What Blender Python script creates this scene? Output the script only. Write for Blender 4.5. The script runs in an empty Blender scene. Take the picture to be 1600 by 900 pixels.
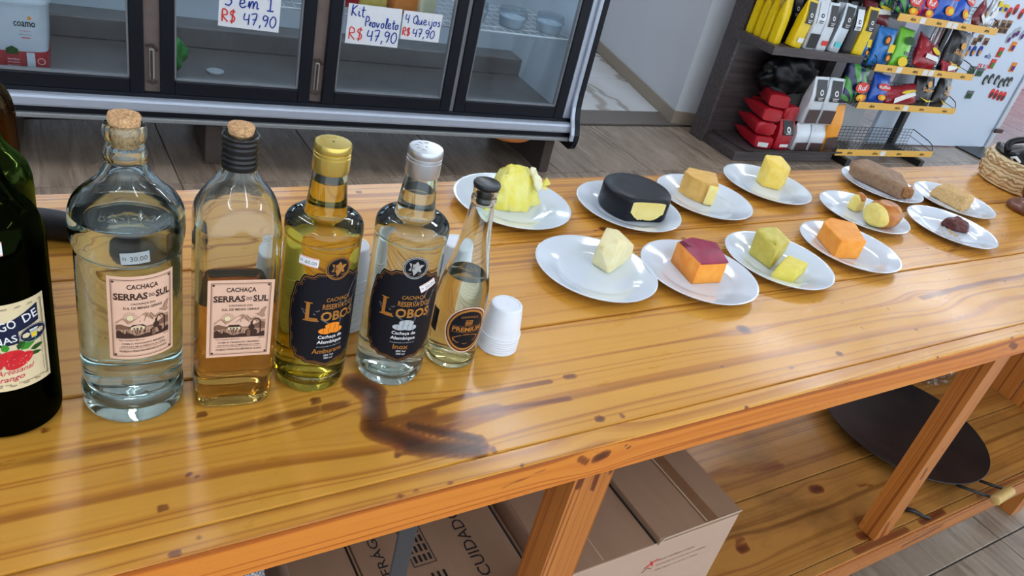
import bpy, bmesh, math, random
import numpy as np
from mathutils import Vector, Matrix
random.seed(7)
scn = bpy.context.scene
COL = scn.collection

# ------------------------------------------------------------------ camera
TZ = 0.85                                   # height of the table top above the floor
cam_d = bpy.data.cameras.new('camera')
cam_d.sensor_width = 36.0
cam_d.lens = 1220.8 / 1600 * 36
cam_d.clip_start = 0.02
cam = bpy.data.objects.new('camera', cam_d)
COL.objects.link(cam)
_r = Vector((0.84483014, -0.48849016, 0.2182645))
_u = Vector((0.09988694, 0.54477487, 0.83261212))
_f = Vector((0.52562784, 0.68161404, -0.50903602))
m = Matrix((_r, _u, -_f)).transposed().to_4x4()
m.translation = Vector((0, 0, TZ + 0.57))
cam.matrix_world = m
scn.camera = cam

# ------------------------------------------------------------------ world (overcast daylight outside the shop front)
w = bpy.data.worlds.new('daylight')
scn.world = w
w.use_nodes = True
w.node_tree.nodes['Background'].inputs[0].default_value = (0.78, 0.89, 1.0, 1)
w.node_tree.nodes['Background'].inputs[1].default_value = 1.45

# ------------------------------------------------------------------ colour management
vs = scn.view_settings
vs.view_transform = 'Standard'
vs.look = 'None'
vs.gamma = 1.0
vs.use_curve_mapping = False
vs.exposure = 0.42
scn.cycles.max_bounces = 14
scn.cycles.transmission_bounces = 14
scn.cycles.glossy_bounces = 6
scn.cycles.diffuse_bounces = 4
scn.cycles.transparent_max_bounces = 24
scn.cycles.sample_clamp_indirect = 5.0
scn.cycles.blur_glossy = 0.6
TUBE_POWER = 30.0

# ------------------------------------------------------------------ materials
def lin(c):
    return tuple(((v / 255) / 12.92 if v / 255 <= 0.04045 else ((v / 255 + 0.055) / 1.055) ** 2.4) for v in c)

class NT:
    def __init__(s, name):
        s.m = bpy.data.materials.new(name); s.m.use_nodes = True
        s.t = s.m.node_tree; s.b = s.t.nodes['Principled BSDF']; s.out = s.t.nodes['Material Output']
    def n(s, typ, **kw):
        nd = s.t.nodes.new(typ)
        for k, v in kw.items():
            if k.startswith('i_'):
                key = k[2:]
                nd.inputs[int(key) if key.isdigit() else key.replace('_', ' ')].default_value = v
            else: setattr(nd, k, v)
        return nd
    def l(s, a, b): s.t.links.new(a, b)
    def set(s, **kw):
        for k, v in kw.items(): s.b.inputs[k.replace('_', ' ')].default_value = v
    def mixc(s, fac, a, b, mode='MIX'):
        nd = s.n('ShaderNodeMix', data_type='RGBA', blend_type=mode)
        for k, v in ((0, fac), (6, a), (7, b)):
            if hasattr(v, 'is_linked') or hasattr(v, 'links'): s.l(v, nd.inputs[k])
            else: nd.inputs[k].default_value = v if k == 0 else tuple(v)[:3] + (1,)
        return nd.outputs[2]
    def math(s, op, a, b=0.0, clamp=False):
        nd = s.n('ShaderNodeMath', operation=op, use_clamp=clamp)
        for k, v in ((0, a), (1, b)):
            if hasattr(v, 'links'): s.l(v, nd.inputs[k])
            else: nd.inputs[k].default_value = v
        return nd.outputs[0]
    def noise(s, vec, scale, detail=2.0, rough=0.5):
        nd = s.n('ShaderNodeTexNoise'); nd.inputs['Scale'].default_value = scale
        nd.inputs['Detail'].default_value = detail; nd.inputs['Roughness'].default_value = rough
        if vec is not None: s.l(vec, nd.inputs['Vector'])
        return nd.outputs['Fac']
    def ramp(s, fac, stops, interp='LINEAR'):
        nd = s.n('ShaderNodeValToRGB'); cr = nd.color_ramp; cr.interpolation = interp
        while len(cr.elements) < len(stops): cr.elements.new(0.5)
        for e, (p, c) in zip(cr.elements, stops):
            e.position = p; e.color = (tuple(c)[:3] + (1,)) if hasattr(c, '__len__') else (c, c, c, 1)
        s.l(fac, nd.inputs[0]); return nd.outputs[0]
    def coord(s, which='Object'): return s.n('ShaderNodeTexCoord').outputs[which]
    def mapping(s, vec, scale=(1, 1, 1), rot=(0, 0, 0)):
        nd = s.n('ShaderNodeMapping'); nd.inputs['Scale'].default_value = scale; nd.inputs['Rotation'].default_value = rot
        s.l(vec, nd.inputs['Vector']); return nd.outputs[0]
    def bump(s, h, strength=0.3, dist=0.002):
        nd = s.n('ShaderNodeBump'); nd.inputs['Strength'].default_value = strength; nd.inputs['Distance'].default_value = dist
        s.l(h, nd.inputs['Height']); s.l(nd.outputs[0], s.b.inputs['Normal'])

MAT = {}
def plain(name, rgb, rough=0.5, metal=0.0, spec=0.5, var=0.06, vscale=40.0, bump=0.0, coat=0.0, sss=0.0, alpha=None):
    """a procedural material: base colour with a slight noise variation"""
    if name in MAT: return MAT[name]
    k = NT(name)
    c = lin(rgb)
    nz = k.noise(k.coord(), vscale, 3)
    a = tuple(max(0, v * (1 - var)) for v in c); b = tuple(min(1, v * (1 + var)) for v in c)
    k.l(k.mixc(nz, a, b), k.b.inputs['Base Color'])
    k.set(Roughness=rough, Metallic=metal, Specular_IOR_Level=spec, Coat_Weight=coat)
    k.b.inputs['Coat Roughness'].default_value = 0.1
    if sss: k.b.inputs['Subsurface Weight'].default_value = sss; k.b.inputs['Subsurface Radius'].default_value = (0.012, 0.008, 0.004); k.b.inputs['Subsurface Scale'].default_value = 0.5
    if bump: k.bump(nz, bump, 0.004)
    MAT[name] = k.m
    return k.m

def glassmat(name, rgb=(255, 255, 255), ior=1.48, rough=0.0, ripple=0.0):
    k = NT(name)
    g = k.n('ShaderNodeBsdfGlass'); g.inputs['Color'].default_value = lin(rgb) + (1,)
    g.inputs['IOR'].default_value = ior; g.inputs['Roughness'].default_value = rough
    if ripple:
        nz = k.noise(k.coord(), 60, 1)
        b = k.n('ShaderNodeBump'); b.inputs['Strength'].default_value = ripple; b.inputs['Distance'].default_value = 0.002
        k.l(nz, b.inputs['Height']); k.l(b.outputs[0], g.inputs['Normal'])
    k.l(g.outputs[0], k.out.inputs['Surface'])
    MAT[name] = k.m
    return k.m

def panemat(name, tint=(235, 242, 245), refl=1.0):
    """thin flat glass or clear film: clear with fresnel reflection"""
    k = NT(name)
    t = k.n('ShaderNodeBsdfTransparent'); t.inputs[0].default_value = lin(tint) + (1,)
    g = k.n('ShaderNodeBsdfGlossy'); g.inputs['Roughness'].default_value = 0.03
    f = k.n('ShaderNodeLayerWeight')
    mx = k.n('ShaderNodeMixShader')
    k.l(k.math('MULTIPLY', k.math('ADD', k.math('MULTIPLY', k.math('POWER', f.outputs['Facing'], 4.0), 0.7), 0.035), refl, True), mx.inputs[0]); k.l(t.outputs[0], mx.inputs[1]); k.l(g.outputs[0], mx.inputs[2])
    k.l(mx.outputs[0], k.out.inputs['Surface'])
    MAT[name] = k.m
    return k.m

def emit(name, rgb, power):
    k = NT(name)
    e = k.n('ShaderNodeEmission'); e.inputs[0].default_value = lin(rgb) + (1,); e.inputs[1].default_value = power
    k.l(e.outputs[0], k.out.inputs['Surface']); MAT[name] = k.m
    return k.m

def pine(name, light, mid, dark, stain=(66, 22, 10), coat=0.55, rough=0.36, rings=52.0, dirt=0.0):
    """varnished pine: growth rings follow the mesh attribute 'v' (bent round the knots), wear and stains follow 'stain'"""
    k = NT(name)
    co = k.coord(); sx = k.n('ShaderNodeSeparateXYZ'); k.l(co, sx.inputs[0])
    av = k.n('ShaderNodeAttribute', attribute_name='v').outputs['Fac']
    ast = k.n('ShaderNodeAttribute', attribute_name='stain').outputs['Fac']
    def vec(fx, fv, off=0.0):
        c = k.n('ShaderNodeCombineXYZ')
        k.l(k.math('MULTIPLY', sx.outputs[0], fx), c.inputs[0]); k.l(k.math('MULTIPLY', av, fv), c.inputs[1]); c.inputs[2].default_value = off
        return c.outputs[0]
    warp = k.math('MULTIPLY', k.noise(vec(1.6, 9.0), 1.0, 2), 0.9)
    rv = k.math('ADD', k.math('MULTIPLY', av, rings), warp)
    rc = k.n('ShaderNodeCombineXYZ'); k.l(k.math('MULTIPLY', sx.outputs[0], 0.25), rc.inputs[0]); k.l(rv, rc.inputs[1])
    r1 = k.noise(rc.outputs[0], 1.0, 1.0, 0.4)
    r2 = k.noise(vec(0.5, 14.0, 3.0), 1.0, 2)
    fib = k.noise(vec(14.0, 900.0, 5.0), 1.0, 2)
    base = k.ramp(r1, [(0.32, dark), (0.40, mid), (0.45, light), (0.56, light), (0.62, mid), (0.645, dark), (0.67, mid), (0.70, light)])
    base = k.mixc(k.math('MULTIPLY', k.ramp(r2, [(0.35, 0.0), (0.7, 1.0)]), 0.45), base, mid)
    base = k.mixc(0.22, base, k.mixc(fib, tuple(v * 0.7 for v in mid), tuple(min(1, v * 1.25) for v in light)))
    if dirt:
        dn = k.noise(k.mapping(co, (4, 9, 9)), 1.0, 5, 0.65)
        base = k.mixc(k.math('MULTIPLY', k.ramp(dn, [(0.48, 0.0), (0.72, 1.0)]), dirt), base, lin((62, 44, 24)))
    sn = k.noise(vec(6.0, 60.0, 7.0), 1.0, 4, 0.6)
    sm = k.math('ADD', ast, k.math('MULTIPLY', k.math('SUBTRACT', sn, 0.5), 0.55))
    smk = k.ramp(sm, [(0.30, 0.0), (0.46, 0.8), (0.8, 1.0)])
    smk = k.math('MULTIPLY', smk, k.ramp(ast, [(0.02, 0.0), (0.12, 1.0)]))
    col = k.mixc(k.math('MULTIPLY', smk, 0.93), base, k.mixc(k.ramp(ast, [(0.45, 0.0), (0.95, 1.0)]), lin((108, 42, 13)), lin(stain)))
    k.l(col, k.b.inputs['Base Color'])
    rr = k.noise(k.mapping(co, (9, 30, 9)), 1.0, 4, 0.6)
    k.l(k.ramp(rr, [(0.35, rough - 0.09), (0.7, rough + 0.12)]), k.b.inputs['Roughness'])
    k.set(Coat_Weight=coat, Specular_IOR_Level=0.36); k.b.inputs['Coat Roughness'].default_value = 0.16
    k.bump(k.math('ADD', k.math('MULTIPLY', fib, 0.4), k.math('ADD', rr, k.math('MULTIPLY', r1, 0.5))), 0.16, 0.0016)
    MAT[name] = k.m
    return k.m

pine('pine_top', lin((216, 157, 60)), lin((192, 126, 38)), lin((142, 78, 18)), stain=(50, 14, 7), coat=0.28)
pine('pine_edge', lin((222, 138, 50)), lin((202, 108, 30)), lin((138, 60, 14)), coat=0.3)
pine('pine_shelf', lin((176, 124, 58)), lin((156, 102, 42)), lin((112, 66, 24)), coat=0.15, rough=0.45, dirt=0.5)
pine('pine_leg', lin((196, 122, 54)), lin((168, 92, 34)), lin((98, 48, 16)), coat=0.2, rings=110)

def floor_tile_mat():
    k = NT('wood_look_tile')
    co = k.coord(); oi = k.n('ShaderNodeObjectInfo').outputs['Random']
    add = k.n('ShaderNodeVectorMath', operation='ADD'); cb = k.n('ShaderNodeCombineXYZ')
    k.l(k.math('MULTIPLY', oi, 37.0), cb.inputs[0]); k.l(k.math('MULTIPLY', oi, 91.0), cb.inputs[1])
    k.l(co, add.inputs[0]); k.l(cb.outputs[0], add.inputs[1]); v = add.outputs[0]
    big = k.noise(k.mapping(v, (11, 1.0, 1)), 1.0, 2)
    streak = k.noise(k.mapping(v, (90, 4, 1)), 1.0, 4, 0.65)
    cl = k.noise(v, 3.0, 3)
    c = k.ramp(big, [(0.34, lin((104, 86, 70))), (0.43, lin((160, 140, 120))), (0.50, lin((124, 104, 86))), (0.56, lin((172, 154, 134))), (0.66, lin((140, 120, 100)))])
    c = k.mixc(k.math('MULTIPLY', k.ramp(streak, [(0.4, 0.0), (0.65, 1.0)]), 0.5), c, lin((98, 80, 68)))
    c = k.mixc(k.math('MULTIPLY', cl, 0.4), c, lin((176, 162, 146)))
    k.l(c, k.b.inputs['Base Color'])
    k.l(k.ramp(streak, [(0.3, 0.20), (0.7, 0.36)]), k.b.inputs['Roughness'])
    k.bump(streak, 0.12, 0.001)
    MAT['wood_look_tile'] = k.m
floor_tile_mat()

def marble_mat():
    k = NT('marble_tile')
    v = k.coord('Generated')
    wv = k.n('ShaderNodeTexWave'); wv.inputs['Scale'].default_value = 0.45; wv.inputs['Distortion'].default_value = 14; wv.inputs['Detail'].default_value = 4
    k.l(v, wv.inputs[0])
    k.l(k.ramp(wv.outputs['Fac'], [(0.0, lin((176, 170, 160))), (0.06, lin((224, 226, 226))), (1.0, lin((232, 236, 238)))]), k.b.inputs['Base Color'])
    k.set(Roughness=0.25); MAT['marble_tile'] = k.m
marble_mat()

def cork_mat():
    k = NT('cork')
    v = k.coord()
    n1 = k.noise(v, 420, 4, 0.7); vo = k.n('ShaderNodeTexVoronoi'); vo.inputs['Scale'].default_value = 260; k.l(v, vo.inputs[0])
    c = k.ramp(n1, [(0.32, lin((128, 84, 48))), (0.5, lin((205, 160, 112))), (0.7, lin((226, 188, 140)))])
    k.l(c, k.b.inputs['Base Color']); k.set(Roughness=0.8); k.bump(n1, 0.5, 0.001); MAT['cork'] = k.m
cork_mat()

def laminate_mat():
    k = NT('dark_laminate'); v = k.coord()
    n1 = k.noise(k.mapping(v, (3, 60, 60)), 1.0, 4, 0.6)
    k.l(k.ramp(n1, [(0.3, lin((50, 44, 46))), (0.7, lin((86, 76, 76)))]), k.b.inputs['Base Color']); k.set(Roughness=0.4); MAT['dark_laminate'] = k.m
laminate_mat()

glassmat('clear_glass', (250, 253, 252), 1.48)
glassmat('clear_glass_ripple', (248, 253, 253), 1.48, 0.0, 0.12)
glassmat('green_glass', (150, 178, 96), 1.5)
glassmat('dark_green_glass', (74, 88, 44), 1.5)
glassmat('brown_glass', (176, 150, 112), 1.5)
glassmat('water_spirit', (252, 254, 252), 1.36)
glassmat('amber_spirit', (246, 216, 158), 1.36)
glassmat('gold_spirit', (250, 234, 150), 1.36)
glassmat('straw_spirit', (253, 245, 222), 1.36)
glassmat('olive_spirit', (214, 200, 90), 1.36)
plain('dark_liqueur', (20, 8, 6), 0.1)
panemat('door_glass', (244, 249, 252), 0.8)
panemat('clear_film', (238, 242, 245), 2.2)
# ------------------------------------------------------------------ mesh helpers
def link(o, parent=None):
    COL.objects.link(o)
    if parent is not None: o.parent = parent
    return o
def mesh(verts, faces, name='mesh', smooth=False):
    me = bpy.data.meshes.new(name)
    me.from_pydata([tuple(map(float, v)) for v in verts], [], [tuple(f) for f in faces]); me.update()
    if smooth: me.polygons.foreach_set('use_smooth', [True] * len(me.polygons))
    return me
def obj(name, me, mat, parent=None, smooth=None):
    me.name = name
    if mat is not None: me.materials.clear(); me.materials.append(MAT[mat] if isinstance(mat, str) else mat)
    if smooth is not None: me.polygons.foreach_set('use_smooth', [smooth] * len(me.polygons))
    return link(bpy.data.objects.new(name, me), parent)
def tag(o, label, cat, group=None, kind=None):
    o['label'] = label; o['category'] = cat
    if group: o['group'] = group
    if kind: o['kind'] = kind
    return o
def thing(name, label, cat, loc=(0, 0, 0), rotz=0.0, group=None):
    o = bpy.data.objects.new(name, None); o.empty_display_size = 0.05
    o.location = loc; o.rotation_euler = (0, 0, rotz)
    return tag(link(o), label, cat, group)
def struct(o): o['kind'] = 'structure'; return o

class MB:
    """collects shapes into one mesh"""
    def __init__(s): s.v = []; s.f = []
    def add(s, V, F):
        b = len(s.v); s.v += [tuple(v) for v in V]; s.f += [tuple(i + b for i in f) for f in F]; return s
    def box(s, x0, x1, y0, y1, z0, z1):
        return s.add([(x0, y0, z0), (x1, y0, z0), (x1, y1, z0), (x0, y1, z0), (x0, y0, z1), (x1, y0, z1), (x1, y1, z1), (x0, y1, z1)],
                     [(0, 3, 2, 1), (4, 5, 6, 7), (0, 1, 5, 4), (1, 2, 6, 5), (2, 3, 7, 6), (3, 0, 4, 7)])
    def tube(s, pts, r, n=6, closed=False):
        pts = [Vector(p) for p in pts]; k = len(pts); V = []; F = []
        up = Vector((0.13, 0.21, 0.97))
        for i, p in enumerate(pts):
            a = pts[(i - 1) % k] if closed or i > 0 else pts[i]; b = pts[(i + 1) % k] if closed or i < k - 1 else pts[i]
            d = (b - a).normalized(); x = d.cross(up)
            if x.length < 1e-3: x = d.cross(Vector((1, 0, 0)))
            x.normalize(); y = d.cross(x)
            rr = r[i] if hasattr(r, '__len__') else r
            for j in range(n):
                t = 2 * math.pi * j / n; V.append(p + x * (math.cos(t) * rr) + y * (math.sin(t) * rr))
        for i in range(k if closed else k - 1):
            for j in range(n):
                a = i * n + j; b = i * n + (j + 1) % n; c = ((i + 1) % k) * n + (j + 1) % n; d = ((i + 1) % k) * n + j
                F.append((a, b, c, d))
        if not closed: F += [tuple(range(n - 1, -1, -1)), tuple(range((k - 1) * n, k * n))]
        return s.add(V, F)
    def lathe(s, prof, n=48, center=(0, 0, 0), shape=None, cap0=True, cap1=True):
        """prof: (r, z) list from the bottom up"""
        V = []; F = []; k = len(prof)
        for r, z in prof:
            for j in range(n):
                t = 2 * math.pi * j / n
                q = r * (shape(t, z) if shape else 1.0)
                V.append((center[0] + q * math.cos(t), center[1] + q * math.sin(t), center[2] + z))
        for i in range(k - 1):
            for j in range(n):
                F.append((i * n + j, i * n + (j + 1) % n, (i + 1) * n + (j + 1) % n, (i + 1) * n + j))
        if cap0: F.append(tuple(range(n - 1, -1, -1)))
        if cap1: F.append(tuple(range((k - 1) * n, k * n)))
        return s.add(V, F)
    def prism(s, poly, z0, z1):
        n = len(poly); V = [(x, y, z0) for x, y in poly] + [(x, y, z1) for x, y in poly]
        return s.add(V, [tuple(range(n - 1, -1, -1)), tuple(range(n, 2 * n))] + [(i, (i + 1) % n, n + (i + 1) % n, n + i) for i in range(n)])
    def xf(s, mat):
        s.v = [tuple(mat @ Vector(v)) for v in s.v]; return s
    def me(s, smooth=False, bevel=0.0, seg=2, fix=True):
        me = mesh(s.v, s.f, smooth=smooth)
        if bevel or fix:
            bm = bmesh.new(); bm.from_mesh(me)
            if bevel:
                bmesh.ops.bevel(bm, geom=list(bm.edges), offset=bevel, segments=seg, affect='EDGES', profile=0.5, clamp_overlap=True)
            if fix: bmesh.ops.recalc_face_normals(bm, faces=bm.faces)
            bm.to_mesh(me); bm.free()
            if smooth: me.polygons.foreach_set('use_smooth', [True] * len(me.polygons))
        return me

def autosmooth(me, deg=40):
    """smooth shading that keeps edges sharper than deg"""
    bm = bmesh.new(); bm.from_mesh(me)
    for f in bm.faces: f.smooth = True
    for e in bm.edges:
        if len(e.link_faces) == 2 and e.calc_face_angle(0) > math.radians(deg): e.smooth = False
    bm.to_mesh(me); bm.free(); return me

def catmull(pts, n=4):
    P = [Vector((a, b, 0)) for a, b in pts]; out = []
    for i in range(len(P) - 1):
        p0 = P[max(i - 1, 0)]; p1 = P[i]; p2 = P[i + 1]; p3 = P[min(i + 2, len(P) - 1)]
        for k in range(n):
            t = k / n
            q = 0.5 * ((2 * p1) + (p2 - p0) * t + (2 * p0 - 5 * p1 + 4 * p2 - p3) * t * t + (3 * p1 - p0 - 3 * p2 + p3) * t ** 3)
            out.append((q.x, q.y))
    out.append(pts[-1]); return out

def hull(points, bevel=0.003, seg=3, noise=0.0, cuts=0, seed=0):
    bm = bmesh.new()
    for q in points: bm.verts.new(q)
    r = bmesh.ops.convex_hull(bm, input=bm.verts)
    bmesh.ops.delete(bm, geom=[v for v in bm.verts if not v.link_faces], context='VERTS')
    bmesh.ops.dissolve_limit(bm, angle_limit=math.radians(3), verts=bm.verts, edges=bm.edges)
    if bevel: bmesh.ops.bevel(bm, geom=list(bm.edges), offset=bevel, segments=seg, affect='EDGES', profile=0.5, clamp_overlap=True)
    bmesh.ops.triangulate(bm, faces=[f for f in bm.faces if len(f.verts) > 4])
    if cuts: bmesh.ops.subdivide_edges(bm, edges=bm.edges, cuts=cuts, use_grid_fill=True)
    if noise:
        rnd = random.Random(seed)
        off = Vector((rnd.random() * 9, rnd.random() * 9, rnd.random() * 9))
        from mathutils import noise as mn
        bm.normal_update()
        for v in bm.verts: v.co += v.normal * (mn.fractal(v.co * 55 + off, 1.0, 2.0, 3) * noise)
    bmesh.ops.recalc_face_normals(bm, faces=bm.faces)
    me = bpy.data.meshes.new('hull'); bm.to_mesh(me); bm.free()
    me.polygons.foreach_set('use_smooth', [True] * len(me.polygons))
    return me

# ------------------------------------------------------------------ lettering
_glyph = {}
def text_geo(txt, size, align='CENTER', bold=0.0, sx=1.0, shear=0.0, space=1.0):
    key = (txt, bold, shear, space)
    if key not in _glyph:
        c = bpy.data.curves.new('t', 'FONT'); c.body = txt; c.size = 1.0; c.resolution_u = 2
        c.align_x = 'CENTER'; c.align_y = 'CENTER'; c.offset = bold; c.shear = shear; c.space_character = space
        o = bpy.data.objects.new('t', c)
        me = o.to_mesh()
        V = [(v.co.x, v.co.y) for v in me.vertices]; F = [tuple(q.vertices) for q in me.polygons]
        o.to_mesh_clear(); bpy.data.objects.remove(o); bpy.data.curves.remove(c)
        _glyph[key] = (V, F)
    V, F = _glyph[key]
    if not V: return [], []
    cx = 0.0
    if align == 'LEFT': cx = min(v[0] for v in V)
    elif align == 'RIGHT': cx = max(v[0] for v in V)
    return [((x - cx) * size * sx, y * size) for x, y in V], F
def text_fit(txt, width, height, bold=0.0, shear=0.0):
    """lettering scaled to a given width and cap height"""
    V, F = text_geo(txt, 1.0, 'CENTER', bold, 1.0, shear)
    x0 = min(v[0] for v in V); x1 = max(v[0] for v in V); y0 = min(v[1] for v in V); y1 = max(v[1] for v in V)
    return [((x - (x0 + x1) / 2) * width / (x1 - x0), (y - (y0 + y1) / 2) * height / (y1 - y0)) for x, y in V], F

class Flat:
    """2D artwork (s to the right, t up) that is laid on a surface by a map (s, t, d) -> point"""
    def __init__(s, fmap): s.map = fmap; s.layers = {}
    def put(s, mat, V, F, s0=0.0, t0=0.0, rot=0.0, d=0.0003, arc=0.0):
        L = s.layers.setdefault(mat, MB()); c, n = math.cos(rot), math.sin(rot)
        P = []
        for x, y in V:
            if arc: y = y - arc * x * x
            P.append(s.map(s0 + c * x - n * y, t0 + n * x + c * y, d))
        L.add(P, F)
    def text(s, mat, txt, s0, t0, size, align='CENTER', bold=0.0, sx=1.0, rot=0.0, shear=0.0, d=0.0003, arc=0.0, space=1.0):
        V, F = text_geo(txt, size, align, bold, sx, shear, space); s.put(mat, V, F, s0, t0, rot, d, arc)
    def fit(s, mat, txt, s0, t0, width, height, bold=0.0, rot=0.0, d=0.0003, shear=0.0, arc=0.0):
        V, F = text_fit(txt, width, height, bold, shear); s.put(mat, V, F, s0, t0, rot, d, arc)
    def cols(s, mat, ss, lo, hi, d=0.0002):
        """filled area between lo and hi over the columns ss"""
        V = []; F = []
        for i, x in enumerate(ss): V += [(x, lo[i]), (x, hi[i])]
        for i in range(len(ss) - 1): F.append((2 * i, 2 * i + 2, 2 * i + 3, 2 * i + 1))
        s.put(mat, V, F, d=d)
    def rect(s, mat, s0, s1, t0, t1, d=0.0002, n=8):
        ss = [s0 + (s1 - s0) * i / n for i in range(n + 1)]; s.cols(mat, ss, [t0] * (n + 1), [t1] * (n + 1), d)
    def frame(s, mat, s0, s1, t0, t1, wd, d=0.00025):
        s.rect(mat, s0, s1, t0, t0 + wd, d); s.rect(mat, s0, s1, t1 - wd, t1, d); s.rect(mat, s0, s0 + wd, t0 + wd, t1 - wd, d, 1); s.rect(mat, s1 - wd, s1, t0 + wd, t1 - wd, d, 1)
    def disc(s, mat, s0, t0, r, d=0.0003, n=28, ry=None, r_in=0.0, rot=0.0):
        ry = ry or r
        if r_in:
            V = [((r if k else r_in) * math.cos(2 * math.pi * j / n), (ry if k else r_in * ry / r) * math.sin(2 * math.pi * j / n)) for k in (0, 1) for j in range(n)]
            F = [(j, (j + 1) % n, n + (j + 1) % n, n + j) for j in range(n)]
            F = [f[::-1] for f in F]
        else:
            V = [(0, 0)] + [(r * math.cos(2 * math.pi * j / n), ry * math.sin(2 * math.pi * j / n)) for j in range(n)]
            F = [(0, 1 + j, 1 + (j + 1) % n) for j in range(n)]
        s.put(mat, V, F, s0, t0, rot, d)
    def line(s, mat, pts, wd, d=0.0003):
        """a pen stroke along pts"""
        pts = [Vector((a, b)) for a, b in pts]; V = []; F = []; n = len(pts)
        for i, q in enumerate(pts):
            a = pts[max(i - 1, 0)]; b = pts[min(i + 1, n - 1)]; t = (b - a)
            t = t.normalized() if t.length > 1e-9 else Vector((1, 0)); nn = Vector((-t.y, t.x)) * wd / 2
            V += [tuple(q + nn), tuple(q - nn)]
        for i in range(n - 1): F.append((2 * i, 2 * i + 1, 2 * i + 3, 2 * i + 2))
        s.put(mat, V, F, d=d)
    def poly(s, mat, pts, d=0.0003):
        s.put(mat, pts, [tuple(range(len(pts)))], d=d)
    def build(s, parent, names):
        for mat, L in s.layers.items():
            obj(names.get(mat, 'print'), mesh(L.v, L.f), mat, parent)['kind'] = 'stuff'     # flat print, too small to pick apart

def cyl_map(r, phi0):
    return lambda s, t, d: ((r + d) * math.cos(phi0 + s / r), (r + d) * math.sin(phi0 + s / r), t)
def plane_map(origin, right, up):
    o = Vector(origin); r = Vector(right).normalized(); u = Vector(up).normalized(); n = r.cross(u)
    return lambda s, t, d: tuple(o + r * s + u * t + n * d)

def ink(name, rgb, rough=0.55, metal=0.0): return plain(name, rgb, rough, metal, 0.3, 0.05, 200)
ink('ink_brown', (62, 40, 32)); ink('ink_midbrown', (122, 88, 70)); ink('ink_tan', (176, 138, 112)); ink('ink_black', (22, 22, 26)); ink('ink_gold', (196, 140, 70), 0.35, 0.6)
ink('ink_silver', (190, 190, 188), 0.35, 0.4); ink('ink_grey', (96, 100, 104)); ink('ink_white', (236, 236, 234)); ink('ink_blue', (28, 58, 150)); ink('ink_red', (222, 62, 56))
ink('ink_pink', (206, 62, 88)); ink('ink_navy', (14, 26, 58)); ink('ink_green', (58, 138, 44)); ink('ink_darkgreen', (30, 78, 26)); ink('ink_berry', (204, 36, 44)); ink('ink_blush', (240, 180, 170))
ink('ink_yellow', (236, 204, 40)); ink('ink_orange', (238, 140, 36)); ink('ink_purple', (92, 36, 120)); ink('ink_cyan', (96, 208, 216)); ink('ink_pale', (180, 186, 190))
plain('label_rose', (226, 184, 158), 0.6); plain('label_cream', (226, 208, 166), 0.6, var=0.1, vscale=90); plain('label_black', (17, 19, 28), 0.5, spec=0.2)
plain('paper_white', (232, 236, 242), 0.7); plain('sticker_white', (240, 240, 242), 0.6)
# ------------------------------------------------------------------ the room
plain('grout', (64, 56, 50), 0.8); plain('wall_paint', (216, 220, 226), 0.7, var=0.03, vscale=3); plain('baseboard_tile', (158, 144, 126), 0.5)
plain('granite', (112, 104, 98), 0.4, var=0.25, vscale=160); plain('ceiling_paint', (236, 238, 240), 0.8); plain('lamp_housing', (236, 238, 240), 0.5)
emit('tube_light', (240, 246, 255), TUBE_POWER)

fl = struct(obj('floor', MB().box(-3.2, 12, -2.6, 6.4, -0.05, -0.004).me(), 'grout'))
TS, TY = 0.58, 0.585
tme = MB().box(0.0022, TS - 0.0022, 0.0022, TY - 0.0022, -0.01, 0.0).me(bevel=0.0012, seg=1)
tme.materials.append(MAT['wood_look_tile'])
def floor_piece(nm, me, loc):
    o = link(bpy.data.objects.new(nm, me), fl); o.location = loc; return o
for i in range(-10, 13):
    x = 2.845 + TS * i
    for j in range(0, 8):
        y = 3.372 - TY * (j + 1)
        floor_piece('tile', tme, (x, y, 0))
    if x > 3.9 or x < -0.3:
        for j in range(0, 4): floor_piece('tile', tme, (x, 3.372 + TY * j, 0))
mme = MB().box(0.0015, 0.5985, 0.0015, 0.5985, -0.01, 0.001).me(); mme.materials.append(MAT['marble_tile'])
for i in range(6):
    for j in range(4): floor_piece('marble_tile', mme, (0.31 + 0.6 * i, 3.61 + 0.6 * j, 0))
th_me = MB().box(0.3, 3.92, 3.40, 3.605, -0.02, 0.004).me(bevel=0.002, seg=1); obj('threshold', th_me, 'granite', fl)

P = Vector((3.535, 3.43)); D1 = Vector((0.281, 0.960)); D2 = Vector((0.960, -0.281))
def pt(a, b): q = P + D1 * a + D2 * b; return (q.x, q.y)
struct(obj('wall_right', MB().prism([pt(0, 0), pt(0, 0.55), pt(2.6, 0.55), pt(2.6, 0)], 0.0, 2.9).me(), 'wall_paint'))
bb = MB().prism([pt(-0.012, -0.012), pt(-0.012, 0.55), pt(0.0, 0.55), pt(0, 0), pt(2.6, 0), pt(2.6, -0.012)], 0.002, 0.082)
struct(obj('baseboard_right', bb.me(bevel=0.002, seg=1), 'baseboard_tile'))
struct(obj('wall_back', MB().box(-3.2, 12, 6.3, 6.4, 0, 2.9).me(), 'wall_paint'))
struct(obj('wall_left', MB().box(-3.3, -3.2, -2.6, 6.4, 0, 2.9).me(), 'wall_paint'))
struct(obj('ceiling', MB().box(-3.3, 9.0, -2.6, 6.4, 2.9, 3.0).me(), 'ceiling_paint'))
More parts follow.
